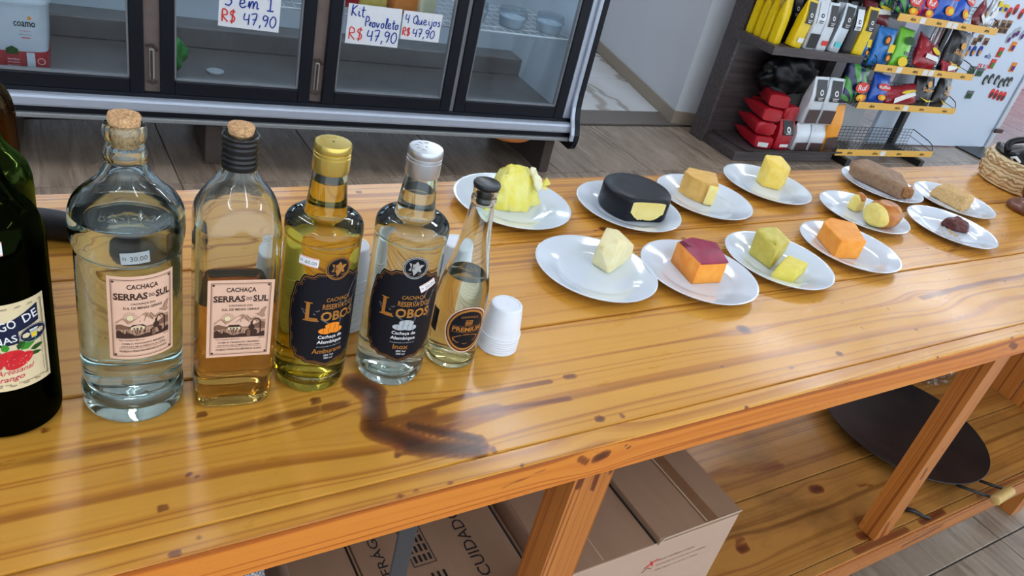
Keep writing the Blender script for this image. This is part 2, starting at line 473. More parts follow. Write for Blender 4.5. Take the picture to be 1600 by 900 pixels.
def ceiling_light(x, y, where):
    t = thing('ceiling_light', 'white twin-tube ceiling light %s' % where, 'ceiling light', (x, y, 2.9), 0, 'twin-tube ceiling lights')
    obj('housing', MB().box(-0.09, 0.09, -0.62, 0.62, -0.05, 0.0).me(bevel=0.008), 'lamp_housing', t)
    for s in (-0.045, 0.045):
        q = MB().tube([(s, -0.58, -0.068), (s, 0.58, -0.068)], 0.016, 10)
        obj('tube', q.me(smooth=True), 'tube_light', t)
for x, y, wh in ((-1.6, 2.3, 'nearest the far wall over the fridge end'), (0.3, 2.3, 'above the aisle before the first fridge doors'), (1.95, 2.3, 'above the aisle before the fourth fridge door'), (4.1, 2.3, 'above the coffee shelf aisle'), (2.7, 4.7, 'added to brighten the marble passage'),  # the passage light is added to brighten its wall and marble
              (6.3, 2.6, 'above the souvenir panel'), (-1.2, -0.9, 'behind the liqueur end of the table'), (0.8, -0.9, 'behind the photographer'), (2.8, -0.9, 'behind the cheese end of the table')):
    ceiling_light(x, y, wh)

# ------------------------------------------------------------------ the table
def plank_me(L, x0, y0, y1, z0, z1, idx=0, knots=(), stains=(), dx=0.006, dy=0.005, rnd=0.0018, wav=0.004):
    """board with its grain along x; attributes 'v' (ring coordinate) and 'stain' on its vertices"""
    nx = max(2, int(L / dx)); ny = max(3, int((y1 - y0) / dy))
    xs = np.linspace(x0, x0 + L, nx + 1)
    ys = np.concatenate([[y0, y0 + rnd * 0.3, y0 + rnd], np.linspace(y0 + rnd, y1 - rnd, ny + 1)[1:-1], [y1 - rnd, y1 - rnd * 0.3, y1]])
    zz = np.full(len(ys), z1); zz[0] -= rnd; zz[1] -= rnd * 0.3; zz[-1] -= rnd; zz[-2] -= rnd * 0.3
    X, Y = np.meshgrid(xs, ys); Z = np.repeat(zz[:, None], len(xs), 1)
    top = np.stack([X, Y, Z], -1).reshape(-1, 3); nX = len(xs); nY = len(ys)
    V = list(map(tuple, top)); F = []
    for j in range(nY - 1):
        b = j * nX
        for i in range(nX - 1): F.append((b + i, b + i + 1, b + nX + i + 1, b + nX + i))
    n0 = len(V)
    # sides and underside as strips along x
    for yy in (y0, y1):
        for q in xs: V.append((q, yy, z0))
    for i in range(nX - 1):
        a = n0 + i; F.append((a, a + 1, i + 1, i)); c = n0 + nX + i; d = (nY - 1) * nX + i; F.append((c + 1, c, d, d + 1)); F.append((a + 1, a, c, c + 1))
    F.append(tuple([n0] + [j * nX for j in range(nY)] + [n0 + nX])[::1]); F.append(tuple([n0 + nX - 1] + [j * nX + nX - 1 for j in range(nY)] + [n0 + 2 * nX - 1])[::-1])
    A = np.array(V); x = A[:, 0]; y = A[:, 1]; z = A[:, 2]
    v = y + (z1 - z) * 0.8 + wav * np.sin(x * 2.3 + idx * 1.7) + wav * 0.6 * np.sin(x * 5.1 + idx * 3.1 + y * 9)
    for kx, ky, kl, kw, ks in knots:
        g = np.exp(-((x - kx) / kl) ** 2 - ((y - ky) / kw) ** 2); v = v - (y - ky) * g * ks
    v = v + idx * 7.31
    s = np.zeros(len(A))
    for (ax, ay), (bx, by), wd, st in stains:
        dx_, dy_ = bx - ax, by - ay; LL = dx_ * dx_ + dy_ * dy_ + 1e-9
        t = np.clip(((x - ax) * dx_ + (y - ay) * dy_) / LL, 0, 1); d = np.hypot(x - ax - t * dx_, y - ay - t * dy_)
        s = np.maximum(s, st * np.exp(-(d / wd) ** 2))
    me = mesh(V, F)
    for nm, arr in (('v', v), ('stain', s)):
        at = me.attributes.new(nm, 'FLOAT', 'POINT'); at.data.foreach_set('value', arr.astype(np.float32))
    return me

TX0, TX1 = -0.75, 2.475
tab = thing('tasting_table', 'long varnished pine tasting table with open lower shelf', 'table', (0, 0, 0))
tab_parts = []
def tpart(nm, me, mat, loc=(0, 0, 0), rot=(0, 0, 0)):
    o = obj(nm, me, mat, tab); o.location = loc; o.rotation_euler = rot; return o
YB, YA, Y2, YC, YF = 1.098, 0.881, 0.671, 0.4765, 0.451
knot_marks = lambda L: [((x, y), (x + 0.004, y), w_, s_) for x, y, w_, s_ in L]
# back board, middle board, front board, front rail
tpart('plank', plank_me(TX1 - TX0, TX0, YA + 0.0016, YB, -0.03, 0.0, 1, [(1.25, 0.95, 0.12, 0.03, 0.7), (0.3, 1.02, 0.2, 0.04, 0.5)],
      knot_marks([(0.854, 0.902, 0.007, 1.0), (0.835, 0.898, 0.004, 0.8), (2.08, 1.03, 0.006, 0.8), (0.47, 1.07, 0.005, 0.7), (0.1, 1.09, 0.006, 0.6)]) + [((0.60, 0.92), (0.70, 0.915), 0.006, 0.45), ((TX0, 1.083), (TX1, 1.083), 0.0025, 0.75)]), 'pine_top', (0, 0, TZ))
tpart('plank', plank_me(TX1 - TX0, TX0, Y2 + 0.0016, YA - 0.0016, -0.03, 0.0, 2, [(0.43, 0.746, 0.06, 0.02, 0.9), (1.42, 0.71, 0.05, 0.02, 0.9), (0.05, 0.79, 0.1, 0.03, 0.7)],
      knot_marks([(0.52, 0.765, 0.006, 0.75), (0.151, 0.703, 0.005, 0.55), (1.435, 0.70, 0.012, 0.55), (1.0, 0.85, 0.006, 0.7), (0.02, 0.83, 0.006, 0.5)]) +
      [((0.05, 0.845), (0.11, 0.80), 0.004, 0.7), ((0.07, 0.80), (0.13, 0.77), 0.003, 0.6), ((1.62, 0.70), (1.9, 0.79), 0.012, 0.42), ((1.0, 0.8), (1.08, 0.79), 0.003, 0.5)]), 'pine_top', (0, 0, TZ))
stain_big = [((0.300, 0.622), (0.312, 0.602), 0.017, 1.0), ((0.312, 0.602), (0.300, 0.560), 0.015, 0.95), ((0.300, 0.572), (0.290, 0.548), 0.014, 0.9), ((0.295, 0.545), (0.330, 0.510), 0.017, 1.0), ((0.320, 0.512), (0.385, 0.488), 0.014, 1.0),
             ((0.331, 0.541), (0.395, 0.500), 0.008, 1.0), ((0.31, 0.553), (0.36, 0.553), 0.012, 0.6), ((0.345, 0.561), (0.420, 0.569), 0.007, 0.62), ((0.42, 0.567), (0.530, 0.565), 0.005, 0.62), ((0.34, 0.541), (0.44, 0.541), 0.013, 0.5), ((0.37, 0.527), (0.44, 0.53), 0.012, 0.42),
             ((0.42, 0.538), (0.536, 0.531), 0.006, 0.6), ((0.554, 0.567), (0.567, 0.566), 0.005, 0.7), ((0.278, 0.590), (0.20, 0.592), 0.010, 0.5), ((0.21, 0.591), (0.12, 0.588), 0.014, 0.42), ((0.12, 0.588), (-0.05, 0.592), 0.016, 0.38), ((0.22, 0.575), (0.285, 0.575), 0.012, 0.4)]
marks = [(0.134, 0.615, 0.004, 0.9), (0.079, 0.506, 0.004, 0.85), (0.247, 0.606, 0.005, 0.9), (1.237, 0.518, 0.005, 0.6), (1.016, 0.504, 0.006, 0.9), (0.901, 0.499, 0.004, 0.8), (0.897, 0.593, 0.011, 1.0), (0.55, 0.489, 0.006, 0.9), (0.581, 0.486, 0.004, 0.9), (0.3, 0.505, 0.004, 0.9), (1.36, 0.588, 0.009, 0.6), (0.0, 0.63, 0.004, 0.7), (0.79, 0.53, 0.004, 0.7)]
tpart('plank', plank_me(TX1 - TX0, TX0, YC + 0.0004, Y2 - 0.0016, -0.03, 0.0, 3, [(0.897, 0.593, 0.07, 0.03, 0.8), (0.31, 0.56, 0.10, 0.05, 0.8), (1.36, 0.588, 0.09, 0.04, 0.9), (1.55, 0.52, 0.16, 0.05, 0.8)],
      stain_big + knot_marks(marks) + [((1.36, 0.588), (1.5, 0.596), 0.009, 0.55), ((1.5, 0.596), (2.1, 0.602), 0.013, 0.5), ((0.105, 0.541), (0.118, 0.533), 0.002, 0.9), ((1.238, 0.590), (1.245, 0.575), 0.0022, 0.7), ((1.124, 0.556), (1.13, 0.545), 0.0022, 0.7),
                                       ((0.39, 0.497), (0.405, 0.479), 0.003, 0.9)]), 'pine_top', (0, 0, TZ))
tpart('front_rail', plank_me(TX1 - TX0, TX0, YF, YC - 0.0004, -0.047, 0.0, 4, [(0.53, 0.451, 0.05, 0.05, 0.8)], [((0.527, 0.448), (0.535, 0.448), 0.004, 0.4)] + knot_marks([(0.282, YF + 0.003, 0.0035, 0.6), (0.30, YF + 0.004, 0.003, 0.55), (0.335, YF + 0.003, 0.003, 0.7), (0.42, YF + 0.002, 0.003, 0.8), (0.762, YF, 0.003, 0.8), (1.2, YF, 0.003, 0.8), (1.43, YF, 0.003, 0.8), (0.08, YF + 0.004, 0.004, 0.75), (0.1, YF + 0.014, 0.003, 0.6)]) + [((0.15, YF + 0.003), (0.40, YF + 0.003), 0.003, 0.33)], dy=0.004, rnd=0.0018), 'pine_top', (0, 0, TZ))
# the rail's face board: same length, grain along x, upright
def upright_board(nm, L, h, th, loc, mat='pine_edge', idx=0, knots=(), stains=(), rotz=0.0, rnd=0.002):
    return tpart(nm, plank_me(L, 0, 0, h, -th, 0, idx, knots, stains, rnd=rnd), mat, loc, (math.pi / 2, 0, rotz))
upright_board('rail_face', TX1 - TX0, 0.0445, 0.006, (TX0, YF - 0.0012, TZ - 0.047), 'pine_edge', 5, [(0.53 - TX0, 0.03, 0.05, 0.02, 1.0), (1.5 - TX0, 0.02, 0.12, 0.02, 0.8)],
              [((0.526 - TX0, 0.029), (0.537 - TX0, 0.031), 0.0075, 1.0), ((0.50 - TX0, 0.036), (0.512 - TX0, 0.026), 0.006, 0.6), ((0.40 - TX0, 0.022), (0.455 - TX0, 0.034), 0.004, 0.42), ((1.44 - TX0, 0.032), (1.47 - TX0, 0.02), 0.008, 0.7), ((0.565 - TX0, 0.036), (0.575 - TX0, 0.03), 0.003, 0.7)])
upright_board('back_rail', TX1 - TX0, 0.045, 0.02, (TX0, YB - 0.03, TZ - 0.076), 'pine_edge', 6)
# legs: grain along z (board turned upright)
def leg(x0, x1, y0, y1, idx, z0=0.0, stains=()):
    # local x -> world z ; local y -> world -x ... built upright by rotating about y
    me = plank_me(TZ - 0.047 - z0, 0, -(x1 - x0) / 2, (x1 - x0) / 2, -(y1 - y0), 0, idx, (), stains, rnd=0.002)
    o = tpart('leg', me, 'pine_leg'); o.matrix_local = Matrix.Translation(((x0 + x1) / 2, y0, z0)) @ Matrix(((0, -1, 0, 0), (0, 0, -1, 0), (1, 0, 0, 0), (0, 0, 0, 1)))
    return o
leg(0.527, 0.588, 0.470, 0.512, 11, 0.28, [((0.48, 0.022), (0.53, 0.018), 0.005, 0.9), ((0.47, -0.004), (0.53, -0.002), 0.0045, 0.9), ((0.49, -0.024), (0.53, -0.026), 0.004, 0.8), ((0.1, 0.008), (0.45, 0.006), 0.003, 0.4), ((0.15, -0.008), (0.5, -0.012), 0.003, 0.4)])
leg(1.487, 1.541, 0.470, 0.512, 12, 0.28, [((0.18, 0.0), (0.21, 0.004), 0.005, 0.9), ((0.0, 0.0), (0.05, 0.01), 0.012, 0.5)])
leg(-0.45, -0.39, 0.470, 0.512, 13, 0.28)
for x in (-0.45, 0.527, 1.487): leg(x, x + 0.06, 1.02, 1.062, 14, 0.28)
for x in (-0.70, 0.9, 2.40):
    for y in (0.49, 1.0): leg(x, x + 0.06, y, y + 0.06, 15, 0.0).scale = (0.2 / (TZ - 0.047), 1, 1)
# lower shelf
SZ = TZ - 0.571
def sp(nm, y0, y1, idx, knots=(), stains=()): tpart(nm, plank_me(TX1 - TX0, TX0, y0, y1, -0.025, 0.0, idx, knots, stains, dx=0.01, dy=0.008), 'pine_shelf', (0, 0, SZ))
sp('shelf_plank', 0.476, 0.661, 21, [(1.48, 0.627, 0.06, 0.03, 0.9), (1.171, 0.562, 0.06, 0.03, 0.9)], [((1.472, 0.628), (1.492, 0.626), 0.013, 0.95), ((1.165, 0.562), (1.178, 0.562), 0.012, 0.95), ((1.47, 0.49), (1.49, 0.485), 0.014, 0.8), ((1.60, 0.60), (1.64, 0.59), 0.008, 0.6), ((1.175, 0.58), (1.19, 0.58), 0.012, 0.5)])
sp('shelf_plank', 0.6635, 0.868, 22, [(2.15, 0.75, 0.06, 0.03, 0.9)], [((1.25, 0.75), (1.45, 0.72), 0.03, 0.4)])
sp('shelf_plank', 0.8705, 1.06, 23)
tpart('shelf_rail', plank_me(TX1 - TX0, TX0, 0.4535, 0.4745, -0.06, 0.001, 24, (), [((1.42, 0.464), (1.6, 0.464), 0.012, 0.6), ((1.66, 0.464), (1.75, 0.466), 0.01, 0.8), ((1.9, 0.466), (2.3, 0.466), 0.008, 0.5)], dy=0.004), 'pine_shelf', (0, 0, SZ))
upright_board('shelf_rail_face', TX1 - TX0, 0.058, 0.004, (TX0, 0.4505, SZ - 0.059), 'pine_leg', 25, (), [((2.35, 0.02), (2.5, 0.03), 0.01, 0.5)], rnd=0.002)
# closed end: upright boards at the far right end
for k, (y0, y1) in enumerate(((0.48, 0.68), (0.6825, 0.875), (0.8775, 1.06))):
    me = plank_me(0.54, 0, y0, y1, 0, 0.022, 31 + k)
    o = tpart('end_plank', me, 'pine_leg'); o.matrix_local = Matrix.Translation((2.445 + 0.024, 0, SZ)) @ Matrix(((0, 0, -1, 0), (0, 1, 0, 0), (1, 0, 0, 0), (0, 0, 0, 1)))
# ------------------------------------------------------------------ bottles
plain('cap_gold', (226, 198, 104), 0.28, 0.85, var=0.03); plain('cap_silver', (206, 208, 212), 0.3, 0.85, var=0.03); plain('black_plastic', (20, 21, 24), 0.35); plain('black_tape', (16, 16, 19), 0.28)
def facing(x, y): return math.atan2(-y, -x)
def bottle(name, label, cat, x, y, outer, glass, liquid, level, wall=0.0028, base_t=0.008, shape=None, rotz=0.0, n=64, punt=0.004, group=None):
    t = thing(name, label, cat, (x, y, TZ + 0.0004), rotz, group)
    prof = catmull(outer, 4)
    zt = prof[-1][1]
    inner = []
    for i, (r, z) in enumerate(prof):
        if z < base_t or r - wall < 0.003: continue
        inner.append((max(r - wall, 0.004), z))
    inner = [(inner[0][0] * f, base_t + g) for f, g in ((0.02, punt), (0.35, punt * 0.85), (0.7, punt * 0.35), (0.9, 0.0))] + [(inner[0][0] * 0.985, base_t + 0.0015)] + [q for q in inner if q[1] > base_t + 0.003]
    foot = [(0.001, punt * 0.8), (prof[0][0] * 0.55, punt * 0.55), (prof[0][0] * 0.82, 0.0006)]
    full = foot + prof + [(q[0], q[1]) for q in reversed(inner)]
    mb = MB().lathe(full, n, shape=shape, cap0=True, cap1=True)
    obj('glass_body', autosmooth(mb.me(fix=True), 50), glass, t)
    if liquid:
        lq = [(q[0] + 0.0004, q[1]) for q in inner if q[1] < level]
        ra = np.interp(level, [q[1] for q in inner], [q[0] for q in inner]) + 0.0004
        lq[0] = (0.0008, lq[0][1]); lq = [(r, z - 0.0004 if i < 4 else z) for i, (r, z) in enumerate(lq)] + [(ra, level), (ra * 0.97, level - 0.0004), (ra * 0.5, level - 0.0006), (0.001, level - 0.0006)]
        obj('spirit', autosmooth(MB().lathe(lq, n, shape=shape).me(), 40), liquid, t)
    return t
def label_sheet(parent, nm, mat, fmap, ss, lo, hi, th=0.0003):
    """a paper label wrapped on the bottle: front, back and rim"""
    k = len(ss); V = []; F = []
    for d in (0.0, th):
        for i in range(k): V += [fmap(ss[i], lo[i], d), fmap(ss[i], hi[i], d)]
    o = 2 * k
    for i in range(k - 1):
        a = 2 * i; F += [(o + a, o + a + 2, o + a + 3, o + a + 1), (a + 1, a + 3, a + 2, a), (a, a + 2, o + a + 2, o + a), (a + 3, a + 1, o + a + 1, o + a + 3)]
    F += [(1, 0, o, o + 1), (2 * k - 2, 2 * k - 1, o + 2 * k - 1, o + 2 * k - 2)]
    return obj(nm, mesh(V, F), mat, parent)
def lsp(a, b, n): return [a + (b - a) * i / n for i in range(n + 1)]
def price_sticker(parent, fmap, s0, t0, w_, h_, rot, txt, pink=True):
    c, n_ = math.cos(rot), math.sin(rot)
    fm = lambda s, t, d: fmap(s0 + c * s - n_ * t, t0 + n_ * s + c * t, d)
    ss = lsp(-w_ / 2, w_ / 2, 6); o = label_sheet(parent, 'price_sticker', 'sticker_white', fm, ss, [-h_ / 2] * 7, [h_ / 2] * 7, 0.0003)
    A = Flat(fm)
    if pink:
        A.rect('ink_blush', -w_ / 2, w_ / 2, h_ * 0.38, h_ * 0.5, 0.0004); A.rect('ink_blush', -w_ / 2, w_ / 2, -h_ * 0.5, -h_ * 0.4, 0.0004)
    A.fit('ink_grey', txt, w_ * 0.12, -h_ * 0.04, w_ * 0.6, h_ * 0.42, d=0.0005); A.fit('ink_grey', 'R$', -w_ * 0.36, 0, w_ * 0.12, h_ * 0.3, d=0.0005)
    A.build(o, {'ink_grey': 'price_print', 'ink_blush': 'sticker_edge'})

def sierra_label(t, fmap, s0, z0, w_, h_):
    """cream-rose label: mountains, sun, copper still"""
    f0 = lambda s, q, d: fmap(s0 + s, z0 + q, d)
    hw = w_ / 2; ss = lsp(-hw, hw, 16)
    o = label_sheet(t, 'paper_label', 'label_rose', f0, ss, [0] * 17, [h_] * 17)
    o['label'] = 'rose cream paper label with mountain engraving'
    A = Flat(f0); D = 0.0005; k = w_ / 0.06; v = h_ / 0.088
    A.frame('ink_midbrown', -hw + 0.003 * k, hw - 0.003 * k, 0.003 * v, h_ - 0.003 * v, 0.0007, D)
    A.frame('ink_tan', -hw + 0.0044 * k, hw - 0.0044 * k, 0.0044 * v, h_ - 0.0044 * v, 0.0003, D)
    for cx in (-1, 1):
        for cz in (0.0052 * v, h_ - 0.0052 * v): A.disc('ink_brown', cx * (hw - 0.0052 * k), cz, 0.0012, D + 0.0001, 8)
    def L(txt, tt, width, height, bold=0.012, mat='ink_brown'): A.fit(mat, txt, 0.0, tt * v, width * k, height * v, bold, d=D + 0.0001)
    L('CACHAÇA', 0.0770, 0.027, 0.0060, 0.02); 
    A.fit('ink_brown', 'SERRAS', -0.0105 * k, 0.0678 * v, 0.0285 * k, 0.0066 * v, 0.03, d=D + 0.0001)
    A.fit('ink_brown', 'DO', 0.0075 * k, 0.0676 * v, 0.0050 * k, 0.0034 * v, 0.015, d=D + 0.0001)
    A.fit('ink_brown', 'SUL', 0.0180 * k, 0.0678 * v, 0.0140 * k, 0.0066 * v, 0.03, d=D + 0.0001)
    # slab serifs under the big letters
    for q0, q1 in ((-0.0245, 0.0035), (0.0112, 0.0248)):
        A.rect('ink_brown', q0 * k, q1 * k, 0.0641 * v, 0.0645 * v, D + 0.0001, 4)
    L('CACHAÇA DO', 0.0597, 0.0215, 0.0026); L('SUL DE MINAS GERAIS', 0.0556, 0.034, 0.0026)
    # engraving
    q = lsp(-0.0235, 0.0235, 24); rn = random.Random(3)
    def hills(mat, base, pk, dd):
        hi = []
        for x in q:
            y = base
            for px, ph, pw in pk: y = max(y, base + ph * max(0, 1 - abs(x - px) / pw))
            hi.append(y * v)
        A.cols(mat, [x * k for x in q], [0.0235 * v] * len(q), hi, dd)
    A.disc('label_cream', -0.0115 * k, 0.0455 * v, 0.0030 * k, D + 0.00012, 16); A.disc('ink_midbrown', -0.0115 * k, 0.0455 * v, 0.0033 * k, D + 0.0001, 16)
    for i in range(9):
        a = math.pi * (i + 0.5) / 9; c_, s_ = math.cos(a), math.sin(a)
        A.line('ink_midbrown', [((-0.0115 + 0.0042 * c_) * k, (0.0455 + 0.0042 * s_) * v), ((-0.0115 + 0.0064 * c_) * k, (0.0455 + 0.0064 * s_) * v)], 0.0003, D + 0.0001)
    hills('ink_tan', 0.038, ((0.002, 0.0125, 0.018), (-0.017, 0.008, 0.010), (0.014, 0.009, 0.014), (0.024, 0.006, 0.012)), D + 0.00015)
    hills('label_rose', 0.0375, ((-0.001, 0.0108, 0.013), (-0.018, 0.0065, 0.007), (0.012, 0.0070, 0.009)), D + 0.0002)
    for x0, y0, x1, y1 in ((0.003, 0.049, 0.0, 0.041), (0.005, 0.047, 0.008, 0.041), (0.002, 0.0465, -0.004, 0.041), (0.013, 0.045, 0.016, 0.040), (-0.016, 0.043, -0.013, 0.039), (0.006, 0.049, 0.011, 0.043)):
        A.line('ink_midbrown', [(x0 * k, y0 * v), (x1 * k, y1 * v)], 0.0006, D + 0.00025)
    hills('ink_midbrown', 0.0355, ((-0.02, 0.0035, 0.010), (0.02, 0.006, 0.012)), D + 0.0003)
    hills('ink_tan', 0.0330, ((0.0, 0.002, 0.02),), D + 0.00035)
    hills('ink_brown', 0.0262, ((-0.021, 0.007, 0.006), (-0.013, 0.004, 0.006), (0.003, 0.002, 0.008), (0.022, 0.004, 0.006)), D + 0.0004)
    for i in range(26):
        x = rn.uniform(-0.0235, 0.004); y = 0.0265 + rn.random() * 0.003; A.line('ink_brown', [(x * k, y * v), ((x + rn.uniform(-0.002, 0.002)) * k, (y + rn.uniform(0.003, 0.0065)) * v)], 0.0004, D + 0.00045)
    A.rect('label_cream', -0.011 * k, 0.0005 * k, 0.0330 * v, 0.0358 * v, D + 0.00045, 2); A.poly('ink_brown', [(-0.0125 * k, 0.0356 * v), (0.002 * k, 0.0356 * v), (-0.001 * k, 0.0382 * v), (-0.0095 * k, 0.0382 * v)], D + 0.0005)
    for x in (-0.009, -0.006, -0.003): A.rect('ink_brown', x * k, (x + 0.0013) * k, 0.0332 * v, 0.0350 * v, D + 0.0005, 1)
    # still: pot, dome, swan neck, column
    A.poly('ink_brown', [(0.0055 * k, 0.0240 * v), (0.0160 * k, 0.0240 * v), (0.0165 * k, 0.0305 * v), (0.0145 * k, 0.0325 * v), (0.0070 * k, 0.0325 * v), (0.0050 * k, 0.0305 * v)], D + 0.00055)
    A.poly('ink_midbrown', [(0.0068 * k, 0.0245 * v), (0.0100 * k, 0.0245 * v), (0.0100 * k, 0.0318 * v), (0.0068 * k, 0.0312 * v)], D + 0.0006)
    A.disc('ink_brown', 0.0108 * k, 0.0350 * v, 0.0030 * k, D + 0.00055, 14, 0.0034 * v); A.rect('ink_brown', 0.0098 * k, 0.0118 * k, 0.037 * v, 0.0415 * v, D + 0.00055, 1)
    A.line('ink_brown', [(0.0108 * k, 0.0405 * v), (0.0125 * k, 0.0440 * v), (0.0165 * k, 0.0445 * v), (0.0190 * k, 0.0415 * v), (0.0192 * k, 0.0260 * v)], 0.0013, D + 0.0006)
    # bird
    A.poly('ink_tan', [(0.0140 * k, 0.0505 * v), (0.0165 * k, 0.0490 * v), (0.0205 * k, 0.0465 * v), (0.0230 * k, 0.0480 * v), (0.0215 * k, 0.0500 * v), (0.0235 * k, 0.0585 * v), (0.0195 * k, 0.0545 * v), (0.0180 * k, 0.0505 * v)], D + 0.0006)
    A.line('ink_midbrown', [(0.0140 * k, 0.0505 * v), (0.0165 * k, 0.0490 * v), (0.0205 * k, 0.0465 * v), (0.0230 * k, 0.0480 * v), (0.0215 * k, 0.0500 * v), (0.0235 * k, 0.0585 * v), (0.0195 * k, 0.0545 * v), (0.0180 * k, 0.0505 * v)], 0.0004, D + 0.00065)
    A.fit('ink_brown', 'Teor alcoólico 38 % vol', -0.0110 * k, 0.0212 * v, 0.0215 * k, 0.0016 * v, 0, d=D + 0.0001); A.fit('ink_brown', '1000 ml', 0.0210 * k, 0.0218 * v, 0.006 * k, 0.0013 * v, 0, d=D + 0.0001)
    L('COM A TRADIÇÃO MINEIRA', 0.0173, 0.0385, 0.0025); L('DESTILADA EM ALAMBIQUES DE COBRE', 0.0138, 0.0400, 0.0018, 0.004)
    A.rect('ink_brown', -0.0215 * k, 0.0215 * k, 0.0118 * v, 0.0121 * v, D); L('PROIBIDA A VENDA PARA MENORES DE 18 ANOS', 0.0090, 0.0425, 0.0022, 0.008)
    A.build(o, {'ink_brown': 'lettering', 'ink_midbrown': 'engraving', 'ink_tan': 'engraving_shade', 'label_cream': 'engraving_light', 'label_rose': 'engraving_ground'})

def lobos_label(t, fmap, s0, z0, kind, gold):
    f0 = lambda s, q, d: fmap(s0 + s, z0 + q, d)
    hw, h_ = 0.0435, 0.118; D = 0.0005
    def outline(g):
        ss = lsp(-hw + g, hw - g, 40); lo = []; hi = []
        for s in ss:
            a = abs(s) / (hw - g)
            # bracket outline: stepped shoulders, notched waist
            up = 0.116 if a < 0.42 else 0.116 - 0.004 * min(1, (a - 0.42) / 0.06) if a < 0.72 else 0.112 - 0.010 * min(1, (a - 0.72) / 0.08) if a < 0.9 else 0.100 - 0.022 * (a - 0.9) / 0.1
            dn = 0.0 + 0.005 * min(1, a / 0.3) if a < 0.5 else 0.005 + 0.004 * min(1, (a - 0.5) / 0.1) if a < 0.74 else 0.009 + 0.010 * min(1, (a - 0.74) / 0.08) if a < 0.9 else 0.019 + 0.034 * ((a - 0.9) / 0.1)
            lo.append(dn + g); hi.append(up - g)
        return ss, lo, hi
    ss, lo, hi = outline(0)
    o = label_sheet(t, 'paper_label', 'label_black', f0, ss, lo, hi)
    o['label'] = 'black bracket-shaped label with metallic print'
    A = Flat(f0); G = 'ink_gold' if gold else 'ink_silver'
    ss, lo, hi = outline(0.0018)
    for arr in (lo, hi): A.line('ink_gold', list(zip(ss, arr)), 0.0006, D)
    A.line('ink_gold', [(ss[0], lo[0]), (ss[0], hi[0])], 0.0005, D); A.line('ink_gold', [(ss[-1], lo[-1]), (ss[-1], hi[-1])], 0.0005, D)
    ss, lo, hi = outline(0.0034)
    for arr in (lo, hi):
        for i in range(0, len(ss) - 1, 1):
            a, b = (ss[i], arr[i]), (ss[i + 1], arr[i + 1]); mid = ((a[0] * 0.45 + b[0] * 0.55), (a[1] * 0.45 + b[1] * 0.55)); A.line('ink_gold', [a, mid], 0.0004, D)
    # emblem
    em = (0.0022, 0.1215)
    A.disc('label_black', em[0], em[1], 0.0135, D + 0.0001, 32); A.disc(G, em[0], em[1], 0.0132, D + 0.00025, 32, r_in=0.0122); A.disc(G, em[0], em[1], 0.0113, D + 0.00025, 32, r_in=0.0108)
    star = [(em[0] + r_ * math.cos(a), em[1] + r_ * math.sin(a)) for i in range(12) for r_, a in (((0.0092, 0.0052, 0.0080, 0.0048)[i % 4], 2 * math.pi * i / 12 + 0.4),)]
    A.put(G, [(em[0], em[1])] + star, [(0, 1 + i, 1 + (i + 1) % 12) for i in range(12)], d=D + 0.0003)
    A.line('label_black', [(em[0] - 0.004, em[1] + 0.005), (em[0] - 0.004, em[1] - 0.005)], 0.0012, D + 0.00035); A.line('label_black', [(em[0] + 0.004, em[1] + 0.004), (em[0] - 0.003, em[1]), (em[0] + 0.004, em[1] - 0.005)], 0.0010, D + 0.00035)
    # wolf in grey strokes
    for pts in (((-0.026, 0.066), (-0.030, 0.072), (-0.024, 0.070), (-0.014, 0.071), (-0.004, 0.077), (0.008, 0.080), (0.018, 0.086), (0.024, 0.097), (0.029, 0.104), (0.031, 0.098), (0.037, 0.094), (0.031, 0.089), (0.027, 0.080), (0.026, 0.070)),
                ((-0.018, 0.068), (-0.008, 0.060), (-0.002, 0.056)), ((0.006, 0.066), (0.012, 0.058), (0.010, 0.053)), ((0.022, 0.076), (0.030, 0.062), (0.028, 0.056)), ((0.020, 0.088), (0.013, 0.076)), ((0.030, 0.090), (0.020, 0.078))):
        A.line('ink_grey', list(pts), 0.0013, D)
    A.fit('ink_gold', 'CACHAÇA', 0.0065, 0.0845, 0.026, 0.0058, 0.015, d=D + 0.0002, shear=0.1, arc=2.0)
    A.fit('ink_gold', 'RESERVA DOS', 0.0085, 0.0765, 0.036, 0.0064, 0.02, d=D + 0.0002)
    A.fit('ink_gold', 'L', -0.0195, 0.0700, 0.0120, 0.0225, 0.02, d=D + 0.0003); A.rect('ink_gold', -0.0275, -0.0195, 0.0800, 0.0812, D + 0.0003, 2); A.rect('ink_gold', -0.0275, -0.012, 0.0585, 0.0600, D + 0.0003, 2)
    A.fit('ink_gold', 'OBOS', 0.0085, 0.0650, 0.038, 0.0118, 0.03, d=D + 0.0003)
    B3 = 'ink_orange' if gold else 'ink_pale'
    for bx, bz, rx in ((-0.0035, 0.0465, 0.0078), (0.0075, 0.0465, 0.0072), (0.0030, 0.0525, 0.0080)):
        A.disc(B3, bx, bz, rx, D + 0.0002, 20, 0.0039); A.line('label_black', [(bx - rx * 0.35, bz - 0.0035), (bx - rx * 0.35, bz + 0.0035)], 0.0003, D + 0.0003); A.line('label_black', [(bx + rx * 0.35, bz - 0.0035), (bx + rx * 0.35, bz + 0.0035)], 0.0003, D + 0.0003)
    A.fit('ink_white', 'Cachaça de', 0.0020, 0.0385, 0.0260, 0.0052, 0.015, d=D + 0.0002); A.fit('ink_white', 'Alambique', 0.0020, 0.0318, 0.0270, 0.0056, 0.015, d=D + 0.0002)
    A.fit('ink_pale', 'Armazenada em barris de', 0.0020, 0.0265, 0.0270, 0.0016, 0, d=D + 0.0002)
    A.fit('ink_gold', kind, 0.0010, 0.0207, 0.0330 if len(kind) > 5 else 0.0165, 0.0062, 0.015, d=D + 0.0002)
